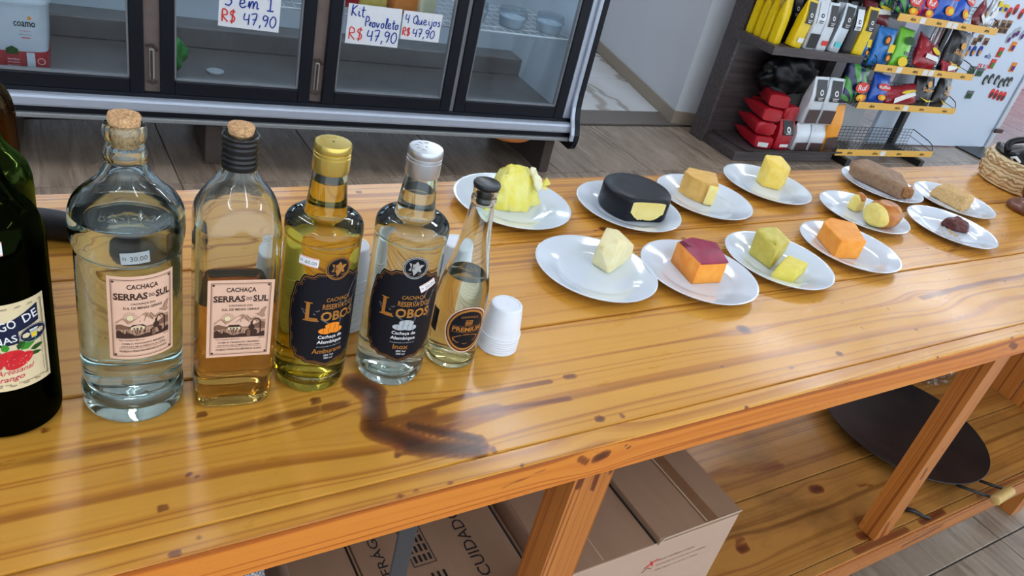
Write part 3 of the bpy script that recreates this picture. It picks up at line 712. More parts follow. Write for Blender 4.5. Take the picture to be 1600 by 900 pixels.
    A.fit('ink_white', '38% Vol', 0.0020, 0.0148, 0.0105, 0.0024, 0.004, d=D + 0.0002); A.fit('ink_white', '700 ml', 0.0020, 0.0110, 0.0095, 0.0024, 0.004, d=D + 0.0002)
    A.build(o, {'ink_gold': 'gold_print', 'ink_silver': 'emblem', 'ink_grey': 'wolf_drawing', 'ink_white': 'lettering', 'ink_pale': 'small_print', 'label_black': 'emblem_ground', 'ink_orange': 'barrel_drawing'})

def screw_cap(t, z0, r, h, mat, name='screw_cap'):
    n = 64; mb = MB()
    prof = [(r * 0.97, 0), (r, 0.0015), (r, h * 0.55), (r * 0.96, h * 0.57), (r * 0.96, h * 0.60), (r, h * 0.62), (r, h * 0.68), (r * 0.96, h * 0.70), (r, h * 0.73), (r, h * 0.95), (r * 0.95, h), (r * 0.6, h + 0.0003), (0.001, h + 0.0003)]
    V = []; F = []
    for r_, z in prof:
        for j in range(n):
            q = r_ * (0.975 if (j % 2 and h * 0.72 < z < h * 0.96) else 1); a = 2 * math.pi * j / n; V.append((q * math.cos(a), q * math.sin(a), z0 + z))
    for i in range(len(prof) - 1):
        for j in range(n): F.append((i * n + j, i * n + (j + 1) % n, (i + 1) * n + (j + 1) % n, (i + 1) * n + j))
    F.append(tuple(range(n - 1, -1, -1)))
    o = obj(name, autosmooth(mesh(V, F), 35), mat, t)
    e = MB()
    for k in range(5):
        a = 1.2 + k * 0.7; c = Vector((math.cos(a), math.sin(a), 0)) * r * 0.55
        e.tube([(c.x - 0.002, c.y, z0 + h + 0.0004), (c.x, c.y + 0.002, z0 + h + 0.0004), (c.x + 0.002, c.y - 0.001, z0 + h + 0.0004)], 0.0004, 5)
    obj('embossed_mark', e.me(), mat, o)
    return o
def cork(t, z0, r0, r1, h, seed=1):
    prof = [(r0 * 0.96, 0), (r0, 0.001), (r1, h - 0.0015), (r1 * 0.95, h), (r1 * 0.5, h + 0.0004), (0.001, h)]
    me = MB().lathe([(r, z + z0) for r, z in prof], 40).me(); rn = random.Random(seed)
    for v in me.vertices: v.co += Vector((rn.uniform(-1, 1), rn.uniform(-1, 1), rn.uniform(-1, 1))) * 0.00035
    return obj('cork', autosmooth(me, 45), 'cork', t)

# --- big clear bottle with a cork
x, y = 0.081, 0.660; ph = facing(x, y)
b = bottle('cachaca_bottle', 'large round clear glass cachaça bottle with cork and 30,00 price sticker', 'bottle', x, y,
     [(0.0395, 0.0), (0.0440, 0.004), (0.0455, 0.014), (0.0450, 0.026), (0.0425, 0.0315), (0.0430, 0.036), (0.0445, 0.042), (0.0445, 0.10), (0.0440, 0.170), (0.0434, 0.1755), (0.0450, 0.180), (0.0465, 0.190), (0.0468, 0.203), (0.0455, 0.213), (0.0410, 0.222), (0.0320, 0.231), (0.0235, 0.240), (0.0180, 0.250), (0.0162, 0.256), (0.0172, 0.261), (0.0165, 0.266), (0.0148, 0.270), (0.0150, 0.274), (0.0165, 0.278), (0.0168, 0.284), (0.0155, 0.2885), (0.0138, 0.2895)],
     'clear_glass_ripple', 'water_spirit', 0.2085, wall=0.0042, base_t=0.017, punt=0.006)
cork(b, 0.270, 0.0098, 0.0128, 0.0265)
fm = cyl_map(0.0446, ph)
sierra_label(b, fm, 0.0098, 0.0805, 0.0570, 0.0885)
price_sticker(b, fm, 0.0045, 0.1875, 0.0225, 0.0115, 0.07, '30.00', False)
# embossed name round the shoulder
E_ = MB(); V, F = text_geo('Balalaika', 0.013, bold=0.01)
for q in (V,):
    P3 = []
    for dd in (0.0, 0.0012):
        for s_, t_ in V:
            zz = 0.2215 + t_ * 0.75; rr = float(np.interp(zz, [0.203, 0.213, 0.222, 0.231, 0.240], [0.0468, 0.0455, 0.041, 0.032, 0.0235])) + dd - 0.0002; a = ph + s_ / 0.040; P3.append((rr * math.cos(a), rr * math.sin(a), zz + dd * 0.7))
    nV = len(V); E_.add(P3, [tuple(i + nV for i in f) for f in F])
obj('embossed_name', E_.me(), 'clear_glass', b)

# --- square bottle, half full, taped neck
x, y = 0.172, 0.653; ph = facing(x, y) + 0.13
def sq(t, z):
    k = 1.0 if z < 0.195 else max(0.0, 1 - (z - 0.195) / 0.035)
    k = k * k * (3 - 2 * k)
    c, s = abs(math.cos(t)), abs(math.sin(t)); n_ = 5.0
    return (1 - k) + k * (c ** n_ + s ** n_) ** (-1 / n_)
b = bottle('cachaca_bottle', 'square-shouldered half-full cachaça bottle with black taped neck and cork', 'bottle', x, y,
     [(0.0330, 0.0), (0.0365, 0.003), (0.0378, 0.010), (0.0380, 0.03), (0.0380, 0.12), (0.0382, 0.190), (0.0380, 0.203), (0.0365, 0.213), (0.0320, 0.2245), (0.0240, 0.235), (0.0180, 0.243), (0.0155, 0.251), (0.0150, 0.262), (0.0150, 0.275), (0.0152, 0.283), (0.0130, 0.2842)],
     'clear_glass', 'amber_spirit', 0.124, wall=0.0036, base_t=0.012, shape=sq, rotz=ph + math.pi / 2 - math.pi / 2, n=96, punt=0.003)
tp = []
for i in range(24):
    z = 0.2525 + 0.0308 * i / 23; tp.append((0.0157 + (0.0005 if (i // 2) % 2 else 0.0) + 0.0003 * math.sin(i * 2.1), z))
obj('tape_wrap', autosmooth(MB().lathe([(0.0152, 0.2525)] + tp + [(0.0148, 0.2836)], 48, cap0=False, cap1=False).me(), 70), 'black_tape', b)
cork(b, 0.278, 0.0094, 0.0115, 0.0135, 2)
sierra_label(b, plane_map((0.0383, 0, 0), (0, 1, 0), (0, 0, 1)), 0.0015, 0.0675, 0.0590, 0.0885)

# --- two bottles of the same shape: gold and clear
LP = [(0.0320, 0.0), (0.0350, 0.002), (0.0375, 0.010), (0.0382, 0.018), (0.0376, 0.0225), (0.0382, 0.027), (0.0382, 0.10), (0.0382, 0.176), (0.0386, 0.181), (0.0386, 0.189), (0.0370, 0.1955), (0.0310, 0.2005), (0.0225, 0.2025), (0.0205, 0.2045), (0.0196, 0.212), (0.0178, 0.230), (0.0160, 0.246), (0.0150, 0.252), (0.0150, 0.270), (0.0130, 0.2715)]
for x, y, lab, liq, lev, cap, s0, kind, gold in (
        (0.256, 0.652, 'golden cachaça bottle with gold screw cap and black label', 'gold_spirit', 0.238, 'cap_gold', 0.0165, 'Amburana', True),
        (0.346, 0.639, 'colourless cachaça bottle with silver screw cap and black label', 'water_spirit', 0.232, 'cap_silver', 0.0085, 'Inox', False)):
    ph = facing(x, y)
    b = bottle('cachaca_bottle', lab, 'bottle', x, y, LP, 'clear_glass', liq, lev, wall=0.0030, base_t=0.011, punt=0.004)
    screw_cap(b, 0.2475, 0.0176, 0.0285, cap)
    lobos_label(b, cyl_map(0.0383, ph), s0, 0.0385, kind, gold)
    fm = cyl_map(0.0386, ph)
    if gold: price_sticker(b, fm, -0.0110, 0.1655, 0.0195, 0.0100, -0.06, '60.00')
    else: price_sticker(b, cyl_map(0.0396, ph), 0.0285, 0.1375, 0.0190, 0.0095, 0.42, '50.00')
    V, F = text_geo('MADE IN BRAZIL', 0.0075, bold=0.01); E_ = MB(); P3 = [cyl_map(0.0388, ph)(s_, 0.0205 + t_, 0.0) for s_, t_ in V]; E_.add(P3, F); obj('embossed_mark', E_.me(), 'clear_glass', b)

# --- small long-neck bottle with black stopper
x, y = 0.428, 0.643; ph = facing(x, y)
b = bottle('cachaca_bottle', 'small long-neck bottle with flat black stopper and oval premium label', 'bottle', x, y,
     [(0.0265, 0.0), (0.0295, 0.003), (0.0303, 0.009), (0.0303, 0.04), (0.0303, 0.080), (0.0296, 0.096), (0.0270, 0.112), (0.0232, 0.130), (0.0195, 0.150), (0.0162, 0.175), (0.0140, 0.198), (0.0130, 0.207), (0.0136, 0.2095), (0.0142, 0.213), (0.0136, 0.2165), (0.0128, 0.218), (0.0134, 0.2205), (0.0138, 0.226), (0.0125, 0.2275)],
     'clear_glass', 'straw_spirit', 0.120, wall=0.0026, base_t=0.007, punt=0.003)
st = obj('stopper', autosmooth(MB().lathe([(0.0088, 0.2095), (0.0092, 0.2265), (0.0142, 0.2278), (0.0150, 0.2292), (0.0150, 0.2320), (0.0142, 0.2334), (0.0128, 0.2332), (0.0118, 0.2326), (0.001, 0.2326)], 40).me(), 40), 'black_plastic', b)
fm = cyl_map(0.0304, ph); s0, z0 = 0.0150, 0.0595
ss = lsp(-0.0265, 0.0265, 30); hh = [0.0325 * math.sqrt(max(0.0005, 1 - (s / 0.0266) ** 2)) for s in ss]
o = label_sheet(b, 'paper_label', 'label_black', lambda s, t, d: fm(s + s0, t + z0, d), ss, [-h for h in hh], hh); o['label'] = 'oval black label with gold rings'
A = Flat(lambda s, t, d: fm(s + s0, t + z0, d)); D = 0.0005
A.disc('label_rose', 0, 0, 0.0265, D, 48, 0.0324, r_in=0.0250); A.disc('ink_brown', 0, 0, 0.0249, D, 48, 0.0305, r_in=0.0236); A.disc('ink_gold', 0, 0, 0.0235, D, 48, 0.0288, r_in=0.0212)
A.fit('ink_gold', 'CACHAÇA', 0, 0.0185, 0.021, 0.0034, 0.01, d=D + 0.0002, arc=12.0)
for i in range(4): A.rect('ink_gold', -0.0045, 0.0045, 0.0070 + i * 0.0020, 0.0082 + i * 0.0020, D + 0.0002, 3)
A.rect('ink_gold', -0.0185, 0.0185, 0.0052, 0.0055, D + 0.0002); A.fit('ink_gold', 'PREMIUM', 0, 0.0010, 0.036, 0.0062, 0.03, d=D + 0.0002); A.rect('ink_gold', -0.0185, 0.0185, -0.0035, -0.0032, D + 0.0002)
A.put('ink_gold', [(-0.015, -0.0045), (0.015, -0.0005), (0.015, 0.0030), (-0.015, -0.0010)], [(0, 1, 2, 3)], 0, -0.0115, 0.0, D + 0.0002)
A.line('ink_gold', [(-0.016, -0.012), (-0.010, -0.0085), (0, -0.006), (0.010, -0.0075), (0.015, -0.010), (0.012, -0.015), (0.0, -0.0195), (-0.011, -0.017), (-0.016, -0.012)], 0.0009, D + 0.0002)
A.fit('label_black', 'ARTESANAL', 0.0, -0.0118, 0.022, 0.0020, 0.0, rot=0.12, d=D + 0.0004)
A.build(o, {'ink_gold': 'gold_print', 'label_rose': 'outer_ring', 'ink_brown': 'middle_ring', 'label_black': 'small_print'})
# narrow tax strip on the side
label_sheet(b, 'side_label', 'label_black', lambda s, t, d: fm(s - 0.030, t, d), lsp(-0.006, 0.006, 4), [0.045] * 5, [0.075] * 5)

# --- dark strawberry liqueur bottle cut by the frame
WINE = [(0.0370, 0.0), (0.0420, 0.003), (0.0440, 0.010), (0.0440, 0.05), (0.0440, 0.12), (0.0438, 0.180), (0.0425, 0.195), (0.0385, 0.209), (0.0310, 0.220), (0.0235, 0.231), (0.0185, 0.243), (0.0160, 0.258), (0.0148, 0.275), (0.0140, 0.298), (0.0152, 0.300), (0.0152, 0.306), (0.0135, 0.3075)]
x, y = -0.0245, 0.668; ph = facing(x, y)
b = bottle('liqueur_bottle', 'dark green wine-style liqueur bottle with strawberry label', 'bottle', x, y, WINE, 'dark_green_glass', 'dark_liqueur', 0.205, wall=0.0028, base_t=0.010)
obj('screw_cap', autosmooth(MB().lathe([(0.0156, 0.285), (0.0160, 0.287), (0.0160, 0.309), (0.015, 0.3102), (0.001, 0.3104)], 40).me(), 40), 'black_plastic', b)
fm = cyl_map(0.0441, ph); s0, z0 = -0.0050, 0.057
o = label_sheet(b, 'paper_label', 'label_cream', lambda s, t, d: fm(s + s0, t + z0, d), lsp(-0.0445, 0.0445, 24), [0] * 25, [0.089 + 0.0 * i for i in range(25)]); o['label'] = 'aged cream label with strawberries'
TSH = 0.0055
A = Flat(lambda s, t, d: fm(s + s0, t + z0, d)); D = 0.0005
A.frame('ink_brown', -0.0415, 0.0415, 0.004, 0.085, 0.0006, D); A.frame('ink_midbrown', -0.0402, 0.0402, 0.0053, 0.0837, 0.0003, D)
A.map = lambda s, t, d: fm(s + s0 + 0.0070, t + z0, d)
ss = lsp(-0.036, 0.030, 20); A.cols('ink_navy', ss, [0.0565 + 0.008 * (s / 0.03) for s in ss], [0.0735 + 0.006 * (s / 0.03) - 0.003 * math.cos(s * 90) for s in ss], D)
ss = lsp(-0.036, 0.012, 12); A.cols('ink_navy', ss, [0.0475 + 0.002 * (s / 0.03) for s in ss], [0.0570 + 0.008 * (s / 0.03) for s in ss], D)
A.disc('ink_navy', 0.0245, 0.0535, 0.0125, D + 0.0001, 28, 0.0085); A.disc('ink_white', 0.0245, 0.0535, 0.0120, D + 0.00015, 28, 0.0080, r_in=0.0116)
A.poly('ink_pale', [(0.0220, 0.0492), (0.0268, 0.0492), (0.0280, 0.0575), (0.0208, 0.0575)], D + 0.0003); A.poly('ink_yellow', [(0.0224, 0.0500), (0.0264, 0.0500), (0.0270, 0.0545), (0.0218, 0.0545)], D + 0.0004); A.line('ink_white', [(0.0205, 0.0578), (0.0283, 0.0578)], 0.0010, D + 0.0004)
A.fit('ink_white', 'DOMINGO', -0.0100, 0.0660, 0.042, 0.0088, 0.01, rot=0.17, d=D + 0.0003); A.fit('ink_white', 'DE', 0.0225, 0.0725, 0.0125, 0.0085, 0.01, rot=0.22, d=D + 0.0003); A.fit('ink_white', 'MINAS', -0.0030, 0.0530, 0.027, 0.0070, 0.01, rot=0.12, d=D + 0.0003)
def leafp(cx, cz, a, L, wd, mat):
    c_, s_ = math.cos(a), math.sin(a)
    A.put(mat, [(cx + c_ * u - s_ * v_, cz + s_ * u + c_ * v_) for u, v_ in ((0, 0), (L * 0.3, wd), (L * 0.7, wd * 0.8), (L, 0), (L * 0.7, -wd * 0.8), (L * 0.3, -wd))], [(0, 1, 2, 3, 4, 5)], d=D + 0.0002)
for cx, cz, a, L, wd, mt in ((0.012, 0.041, 0.5, 0.016, 0.004, 'ink_green'), (0.010, 0.042, 1.0, 0.011, 0.003, 'ink_darkgreen'), (0.020, 0.038, 0.1, 0.012, 0.0025, 'ink_darkgreen'), (-0.002, 0.041, 2.6, 0.014, 0.0025, 'ink_darkgreen'), (-0.004, 0.039, 2.9, 0.018, 0.002, 'ink_darkgreen'), (0.018, 0.034, -0.2, 0.012, 0.002, 'ink_darkgreen'), (-0.014, 0.033, 2.8, 0.012, 0.003, 'ink_green'), (0.002, 0.042, 1.8, 0.009, 0.003, 'ink_green')): leafp(cx, cz, a, L, wd, mt)
A.disc('ink_berry', 0.003, 0.0350, 0.0120, D + 0.0004, 24, 0.0072, rot=0.2); A.disc('ink_berry', -0.014, 0.0285, 0.0120, D + 0.00045, 24, 0.0060, rot=-0.1); A.disc('ink_blush', -0.013, 0.0285, 0.0080, D + 0.0005, 18, 0.0028, rot=-0.1); A.disc('ink_berry', 0.0105, 0.0300, 0.0120, D + 0.0005, 24, 0.0062, rot=0.45)
rn = random.Random(5)
for k in range(16): A.disc('ink_blush', 0.0105 + rn.uniform(-0.009, 0.009), 0.0300 + rn.uniform(-0.004, 0.004), 0.0004, D + 0.0006, 6)
A.fit('ink_pink', 'Cachaça Artesanal', -0.006, 0.0190, 0.056, 0.0066, 0.0, rot=0.08, d=D + 0.0003, shear=0.4); A.fit('ink_pink', 'Morango', -0.0020, 0.0120, 0.030, 0.0072, 0.004, rot=0.08, d=D + 0.0003, shear=0.4)
A.fit('ink_brown', 'Teor alcoólico 18 % vol     Conteúdo 750 ml', 0.0, 0.0068, 0.070, 0.0016, d=D + 0.0003); A.fit('ink_brown', 'Licor artesanal', -0.020, 0.0800, 0.020, 0.0016, d=D + 0.0003)
A.fit('ink_brown', 'Ingredientes: cachaça, morango e açúcar', 0.0305, 0.037, 0.052, 0.0013, rot=math.pi / 2, d=D + 0.0003)
A.build(o, {'ink_brown': 'border_print', 'ink_midbrown': 'border_line', 'ink_navy': 'title_ribbon', 'ink_white': 'title_lettering', 'ink_pink': 'script_lettering', 'ink_green': 'light_leaf_drawing', 'ink_darkgreen': 'dark_leaf_drawing', 'ink_berry': 'strawberry_drawing', 'ink_blush': 'seed_drawing', 'ink_yellow': 'glass_drawing', 'ink_pale': 'cup_drawing'})
price_sticker(b, fm, 0.0005, 0.1985, 0.0195, 0.0125, 0.0, '40.00')
# --- two bottles behind it
b = bottle('liqueur_bottle', 'green glass bottle of olive liqueur behind the strawberry liqueur', 'bottle', -0.0225, 0.840, [(r * 0.92, z * 0.82) for r, z in WINE], 'green_glass', 'olive_spirit', 0.142, wall=0.0028, base_t=0.010)
obj('screw_cap', autosmooth(MB().lathe([(0.0146, 0.234), (0.0150, 0.236), (0.0150, 0.254), (0.014, 0.2552), (0.001, 0.2554)], 40).me(), 40), 'black_plastic', b)
b = bottle('liqueur_bottle', 'brownish clear bottle farthest back at the liqueur end', 'bottle', -0.034, 0.945, [(r, z * 0.97) for r, z in WINE], 'brown_glass', 'amber_spirit', 0.19, wall=0.0028, base_t=0.010)
obj('screw_cap', autosmooth(MB().lathe([(0.0156, 0.276), (0.0160, 0.278), (0.0160, 0.300), (0.015, 0.3012), (0.001, 0.3014)], 40).me(), 40), 'black_plastic', b)
# ------------------------------------------------------------------ plates and tastings
plain('porcelain', (220, 230, 242), 0.12, coat=0.6, var=0.015)
def plate_mesh(R):
    k = R / 0.0985
    top = [(0.001, 0.0050), (0.045, 0.0050), (0.058, 0.0053), (0.0635, 0.0068), (0.070, 0.0095), (0.082, 0.0125), (0.094, 0.0152), (0.0975, 0.0160), (0.0985, 0.0156)]
    bot = [(0.0978, 0.0142), (0.090, 0.0118), (0.075, 0.0080), (0.062, 0.0035), (0.054, 0.0016), (0.052, 0.0002), (0.048, 0.0002), (0.046, 0.0018), (0.001, 0.0020)]
    return autosmooth(MB().lathe([(r * k, z) for r, z in reversed(bot)] + [(r * k, z) for r, z in reversed(top)], 72, cap0=True, cap1=True).me(), 60)
PLATE_ME = plate_mesh(0.0985)
def plate(x, y, R, what):
    o = obj('plate', PLATE_ME.copy() if False else PLATE_ME, 'porcelain'); o.location = (x, y, TZ + 0.0003); k = R / 0.0985; o.scale = (k, k, 1)
    return tag(o, 'round white porcelain plate %s' % what, 'plate', 'white tasting plates')
for x, y, R, wh in ((0.719, 0.993, 0.1030, 'under the film-wrapped cheese'), (0.947, 0.952, 0.0991, 'under the black waxed wheel'), (1.158, 0.971, 0.0985, 'under the tan herb-speckled wedge'), (1.386, 1.012, 0.0985, 'under the bright yellow cheese chunk'),
                    (0.743, 0.771, 0.0970, 'under the pale ivory wedge'), (0.925, 0.730, 0.0988, 'under the orange cheese with purple rind'), (1.125, 0.735, 0.0985, 'with two olive-yellow cheese pieces'), (1.346, 0.750, 0.0985, 'under the plain orange slab'),
                    (1.545, 0.868, 0.0980, 'with two smoked brown-rind pieces'), (1.767, 0.984, 0.0985, 'under the big brown fudge block'), (1.934, 0.890, 0.0975, 'under the crumbly peanut sweet'), (1.748, 0.779, 0.0985, 'with dark red guava paste and crumbs')):
    plate(x, y, R, wh)

def cheese_mat(name, rgb, rgb2, scale=60, holes=0.0, bump=0.25, rough=0.5, sss=0.12, spots=None):
    k = NT(name); v = k.coord(); n1 = k.noise(v, scale, 3)
    c = k.ramp(n1, [(0.35, lin(rgb)), (0.65, lin(rgb2))])
    if spots:
        vo = k.n('ShaderNodeTexVoronoi'); vo.inputs['Scale'].default_value = spots[1]; k.l(v, vo.inputs[0])
        c = k.mixc(k.ramp(vo.outputs['Distance'], [(spots[2] * 0.6, 1.0), (spots[2], 0.0)]), c, lin(spots[0]))
    k.l(c, k.b.inputs['Base Color']); k.set(Roughness=rough)
    k.b.inputs['Subsurface Weight'].default_value = sss; k.b.inputs['Subsurface Radius'].default_value = (0.01, 0.006, 0.003); k.b.inputs['Subsurface Scale'].default_value = 0.4
    k.bump(k.noise(v, scale * 3, 4), bump, 0.0015); MAT[name] = k.m
cheese_mat('cheese_ivory', (240, 226, 168), (246, 236, 190)); cheese_mat('cheese_lemon', (244, 230, 92), (250, 242, 140), bump=0.5, rough=0.25); cheese_mat('film_highlight', (244, 240, 190), (250, 248, 220), bump=0.5, rough=0.2); cheese_mat('cheese_yellow', (242, 206, 84), (248, 218, 110)); cheese_mat('cheese_cream', (244, 220, 130), (250, 230, 150))
cheese_mat('cheese_orange', (246, 150, 34), (250, 166, 58)); cheese_mat('cheese_orange_pale', (244, 140, 36), (250, 160, 62)); cheese_mat('rind_purple', (136, 14, 58), (158, 26, 72), rough=0.4, sss=0.0); cheese_mat('cheese_olive', (196, 180, 72), (210, 196, 94)); cheese_mat('cheese_olive_light', (224, 206, 72), (234, 218, 100))
cheese_mat('rind_tan', (222, 172, 84), (232, 186, 104), spots=((120, 78, 30), 130, 0.10)); cheese_mat('rind_smoked', (172, 96, 30), (206, 138, 56), rough=0.3, bump=0.1, sss=0.05); cheese_mat('cheese_smoked', (238, 214, 112), (244, 226, 138))
cheese_mat('fudge', (132, 100, 74), (150, 118, 90), scale=90, bump=0.35, rough=0.6); cheese_mat('fudge_broken', (176, 118, 60), (120, 80, 46), scale=200, bump=1.0, rough=0.7)
cheese_mat('peanut_sweet', (206, 164, 104), (226, 190, 134), scale=200, bump=0.9, rough=0.75); cheese_mat('guava_paste', (72, 22, 18), (98, 34, 26), scale=120, bump=0.6, rough=0.35, sss=0.05); plain('crumb', (206, 168, 112), 0.8)
plain('black_wax', (16, 19, 28), 0.42, var=0.3, vscale=30, bump=0.08, spec=0.3)
PZ = TZ + 0.0058
def P3_(pts): return [(x, y, TZ + z) for x, y, z in pts]
def food(name, label, cat, pts, mat, bevel=0.003, noise=0.0006, cuts=2, seed=0, group='tasting pieces on plates', extra=None):
    me = hull(P3_(pts), bevel, 3, noise, cuts, seed); o = obj(name, me, mat); tag(o, label, cat, group)
    return o
z0 = 0.0056
# pale ivory wedge standing on its rind
food('cheese_wedge', 'pale ivory cheese wedge with small eyes near the front plates', 'cheese', [(0.752, 0.796, z0), (0.762, 0.761, z0), (0.834, 0.794, z0), (0.806, 0.832, z0), (0.742, 0.781, 0.050), (0.764, 0.800, 0.068), (0.764, 0.764, 0.056), (0.770, 0.766, 0.062), (0.826, 0.790, 0.035), (0.812, 0.822, 0.048)], 'cheese_ivory', 0.003, 0.0008, 2, 1)
# purple rind wedge
o = food('cheese_wedge', 'orange cheese wedge under a purple waxed top', 'cheese', [(0.908, 0.778, z0), (0.894, 0.709, z0), (0.952, 0.703, z0), (0.982, 0.765, z0), (0.907, 0.776, 0.040), (0.896, 0.711, 0.041), (0.952, 0.705, 0.042), (0.980, 0.763, 0.041), (0.945, 0.786, 0.040), (0.945, 0.786, z0)], 'cheese_orange', 0.002, 0.0005, 2, 2)
r_ = obj('rind', hull(P3_([(0.9075, 0.7775, 0.0405), (0.8945, 0.7095, 0.0415), (0.9535, 0.7035, 0.0425), (0.982, 0.7645, 0.0415), (0.946, 0.788, 0.0405), (0.9075, 0.7775, 0.0435), (0.8955, 0.7105, 0.0445), (0.9525, 0.7045, 0.0455), (0.981, 0.7635, 0.0445), (0.946, 0.787, 0.0435)]), 0.0008, 2, 0.0002, 1, 3), 'rind_purple'); r_.parent = o; r_['label'] = 'thin purple wax rind'
r_ = obj('rind', hull(P3_([(0.9065, 0.7785, z0), (0.9065, 0.7785, 0.043), (0.893, 0.7095, z0), (0.894, 0.7095, 0.044), (0.8945, 0.7088, z0), (0.8955, 0.7088, 0.044), (0.908, 0.7785, z0), (0.908, 0.7785, 0.043)]), 0.0, 1), 'cheese_orange_pale'); r_.parent = o
# plain orange slab
food('cheese_wedge', 'plain bright orange cheese slab with sharp corners', 'cheese', [(1.312, 0.803, z0), (1.279, 0.731, z0), (1.333, 0.717, z0), (1.392, 0.790, z0), (1.312, 0.803, 0.041), (1.279, 0.732, 0.042), (1.336, 0.718, 0.044), (1.392, 0.788, 0.042), (1.350, 0.818, 0.041), (1.350, 0.818, z0)], 'cheese_orange', 0.0025, 0.0006, 2, 4)
# two olive pieces
food('cheese_piece', 'larger olive-yellow cheese chunk of the pair', 'cheese', [(1.090, 0.776, z0), (1.089, 0.720, z0), (1.165, 0.757, z0), (1.150, 0.790, z0), (1.092, 0.776, 0.050), (1.100, 0.785, 0.054), (1.090, 0.724, 0.045), (1.160, 0.752, 0.040), (1.150, 0.785, 0.052), (1.176, 0.770, 0.02)], 'cheese_olive', 0.006, 0.0006, 2, 5)
food('cheese_piece', 'smaller lemon-olive cheese cube of the pair', 'cheese', [(1.066, 0.700, z0), (1.096, 0.674, z0), (1.160, 0.700, z0), (1.128, 0.727, z0), (1.078, 0.700, 0.031), (1.100, 0.678, 0.030), (1.157, 0.698, 0.026), (1.126, 0.723, 0.032)], 'cheese_olive_light', 0.0025, 0.0006, 2, 6)
# yellow chunk
food('cheese_piece', 'bright yellow faceted cheese chunk', 'cheese', [(1.387, 1.045, z0), (1.377, 1.015, z0), (1.409, 0.994, z0), (1.455, 1.017, z0), (1.44, 1.05, z0), (1.386, 1.040, 0.062), (1.394, 1.052, 0.066), (1.382, 1.014, 0.048), (1.408, 0.996, 0.050), (1.452, 1.017, 0.048), (1.442, 1.046, 0.064), (1.41, 1.0, 0.055)], 'cheese_yellow', 0.003, 0.0005, 2, 7)
# tan rind wedge
arc = [(1.180 + 0.055 * math.cos(a), 1.000 + 0.055 * math.sin(a)) for a in [math.radians(q) for q in (165, 190, 215, 240)]]
o = food('cheese_wedge', 'tan herb-speckled cheese wedge with pale cut side', 'cheese', [(x_, y_, q) for x_, y_ in arc for q in (z0, 0.049)] + [(1.158, 0.947, z0), (1.160, 0.948, 0.050), (1.200, 1.000, z0), (1.200, 1.000, 0.050), (1.150, 1.028, z0), (1.150, 1.028, 0.051)], 'rind_tan', 0.003, 0.0006, 2, 8)
r_ = obj('cut_face', hull(P3_([(1.1385, 0.9525, z0 + 0.001), (1.1385, 0.9515, 0.046), (1.1585, 0.9455, z0 + 0.001), (1.1600, 0.9460, 0.047), (1.199, 0.995, z0 + 0.002), (1.199, 0.995, 0.046), (1.150, 0.962, 0.01), (1.150, 0.962, 0.046)]), 0.002, 2, 0.0004, 1, 9), 'cheese_cream'); r_.parent = o; r_['label'] = 'pale creamy cut side'
# black wheel with a bite cut away
wc = Vector((0.958, 0.955)); R = 0.064
a0, a1 = math.radians(-137), math.radians(-66)
ring = []
for i in range(72):
    a = 2 * math.pi * i / 72; p_ = Vector((math.cos(a), math.sin(a))) * R
    mid = (a0 + a1) / 2; nrm = Vector((math.cos(mid), math.sin(mid))); dm = R * math.cos((a1 - a0) / 2); q = p_.dot(nrm)
    if q > dm: p_ -= nrm * (q - dm)
    ring.append(p_)
def wheel(z_lo, z_hi, k=1.0): return [((wc + p_ * k).x, (wc + p_ * k).y, z) for z in (z_lo, z_hi) for p_ in ring]
mb = MB(); lay = [(0.0060, 0.90), (0.0066, 0.97), (0.0105, 1.0), (0.042, 1.0), (0.0475, 0.985), (0.0500, 0.94), (0.0505, 0.6)]
V = [((wc + p_ * k).x, (wc + p_ * k).y, TZ + z) for z, k in lay for p_ in ring]
F = [(i * 72 + j, i * 72 + (j + 1) % 72, (i + 1) * 72 + (j + 1) % 72, (i + 1) * 72 + j) for i in range(len(lay) - 1) for j in range(72)] + [tuple(range(71, -1, -1)), tuple(range((len(lay) - 1) * 72, len(lay) * 72))]
o = obj('waxed_cheese', autosmooth(mesh(V, F), 45), 'black_wax'); tag(o, 'round black waxed cheese wheel with one pale cut side', 'cheese', 'tasting pieces on plates')
nrm = Vector((math.cos((a0 + a1) / 2), math.sin((a0 + a1) / 2))); tan = Vector((-nrm.y, nrm.x)); dm = R * math.cos((a1 - a0) / 2)
rn = random.Random(11); A = Flat(lambda s, t, d: ((wc + nrm * (dm + d) + tan * s).x, (wc + nrm * (dm + d) + tan * s).y, TZ + t))
ss = lsp(-0.0335, 0.0335, 40); lo = [0.0115 + 0.018 * max(0, (abs(s + 0.0) / 0.0335 - 0.45)) ** 1.3 * 1.6 + rn.uniform(-0.0008, 0.0008) for s in ss]; hi = [0.0455 - 0.002 * (abs(s) / 0.0335) ** 6 for s in ss]
label_sheet(o, 'cut_face', 'cheese_cream', lambda s, t, d: A.map(s, t, d), ss, lo, hi, 0.0012)['label'] = 'pale yellow cut side'
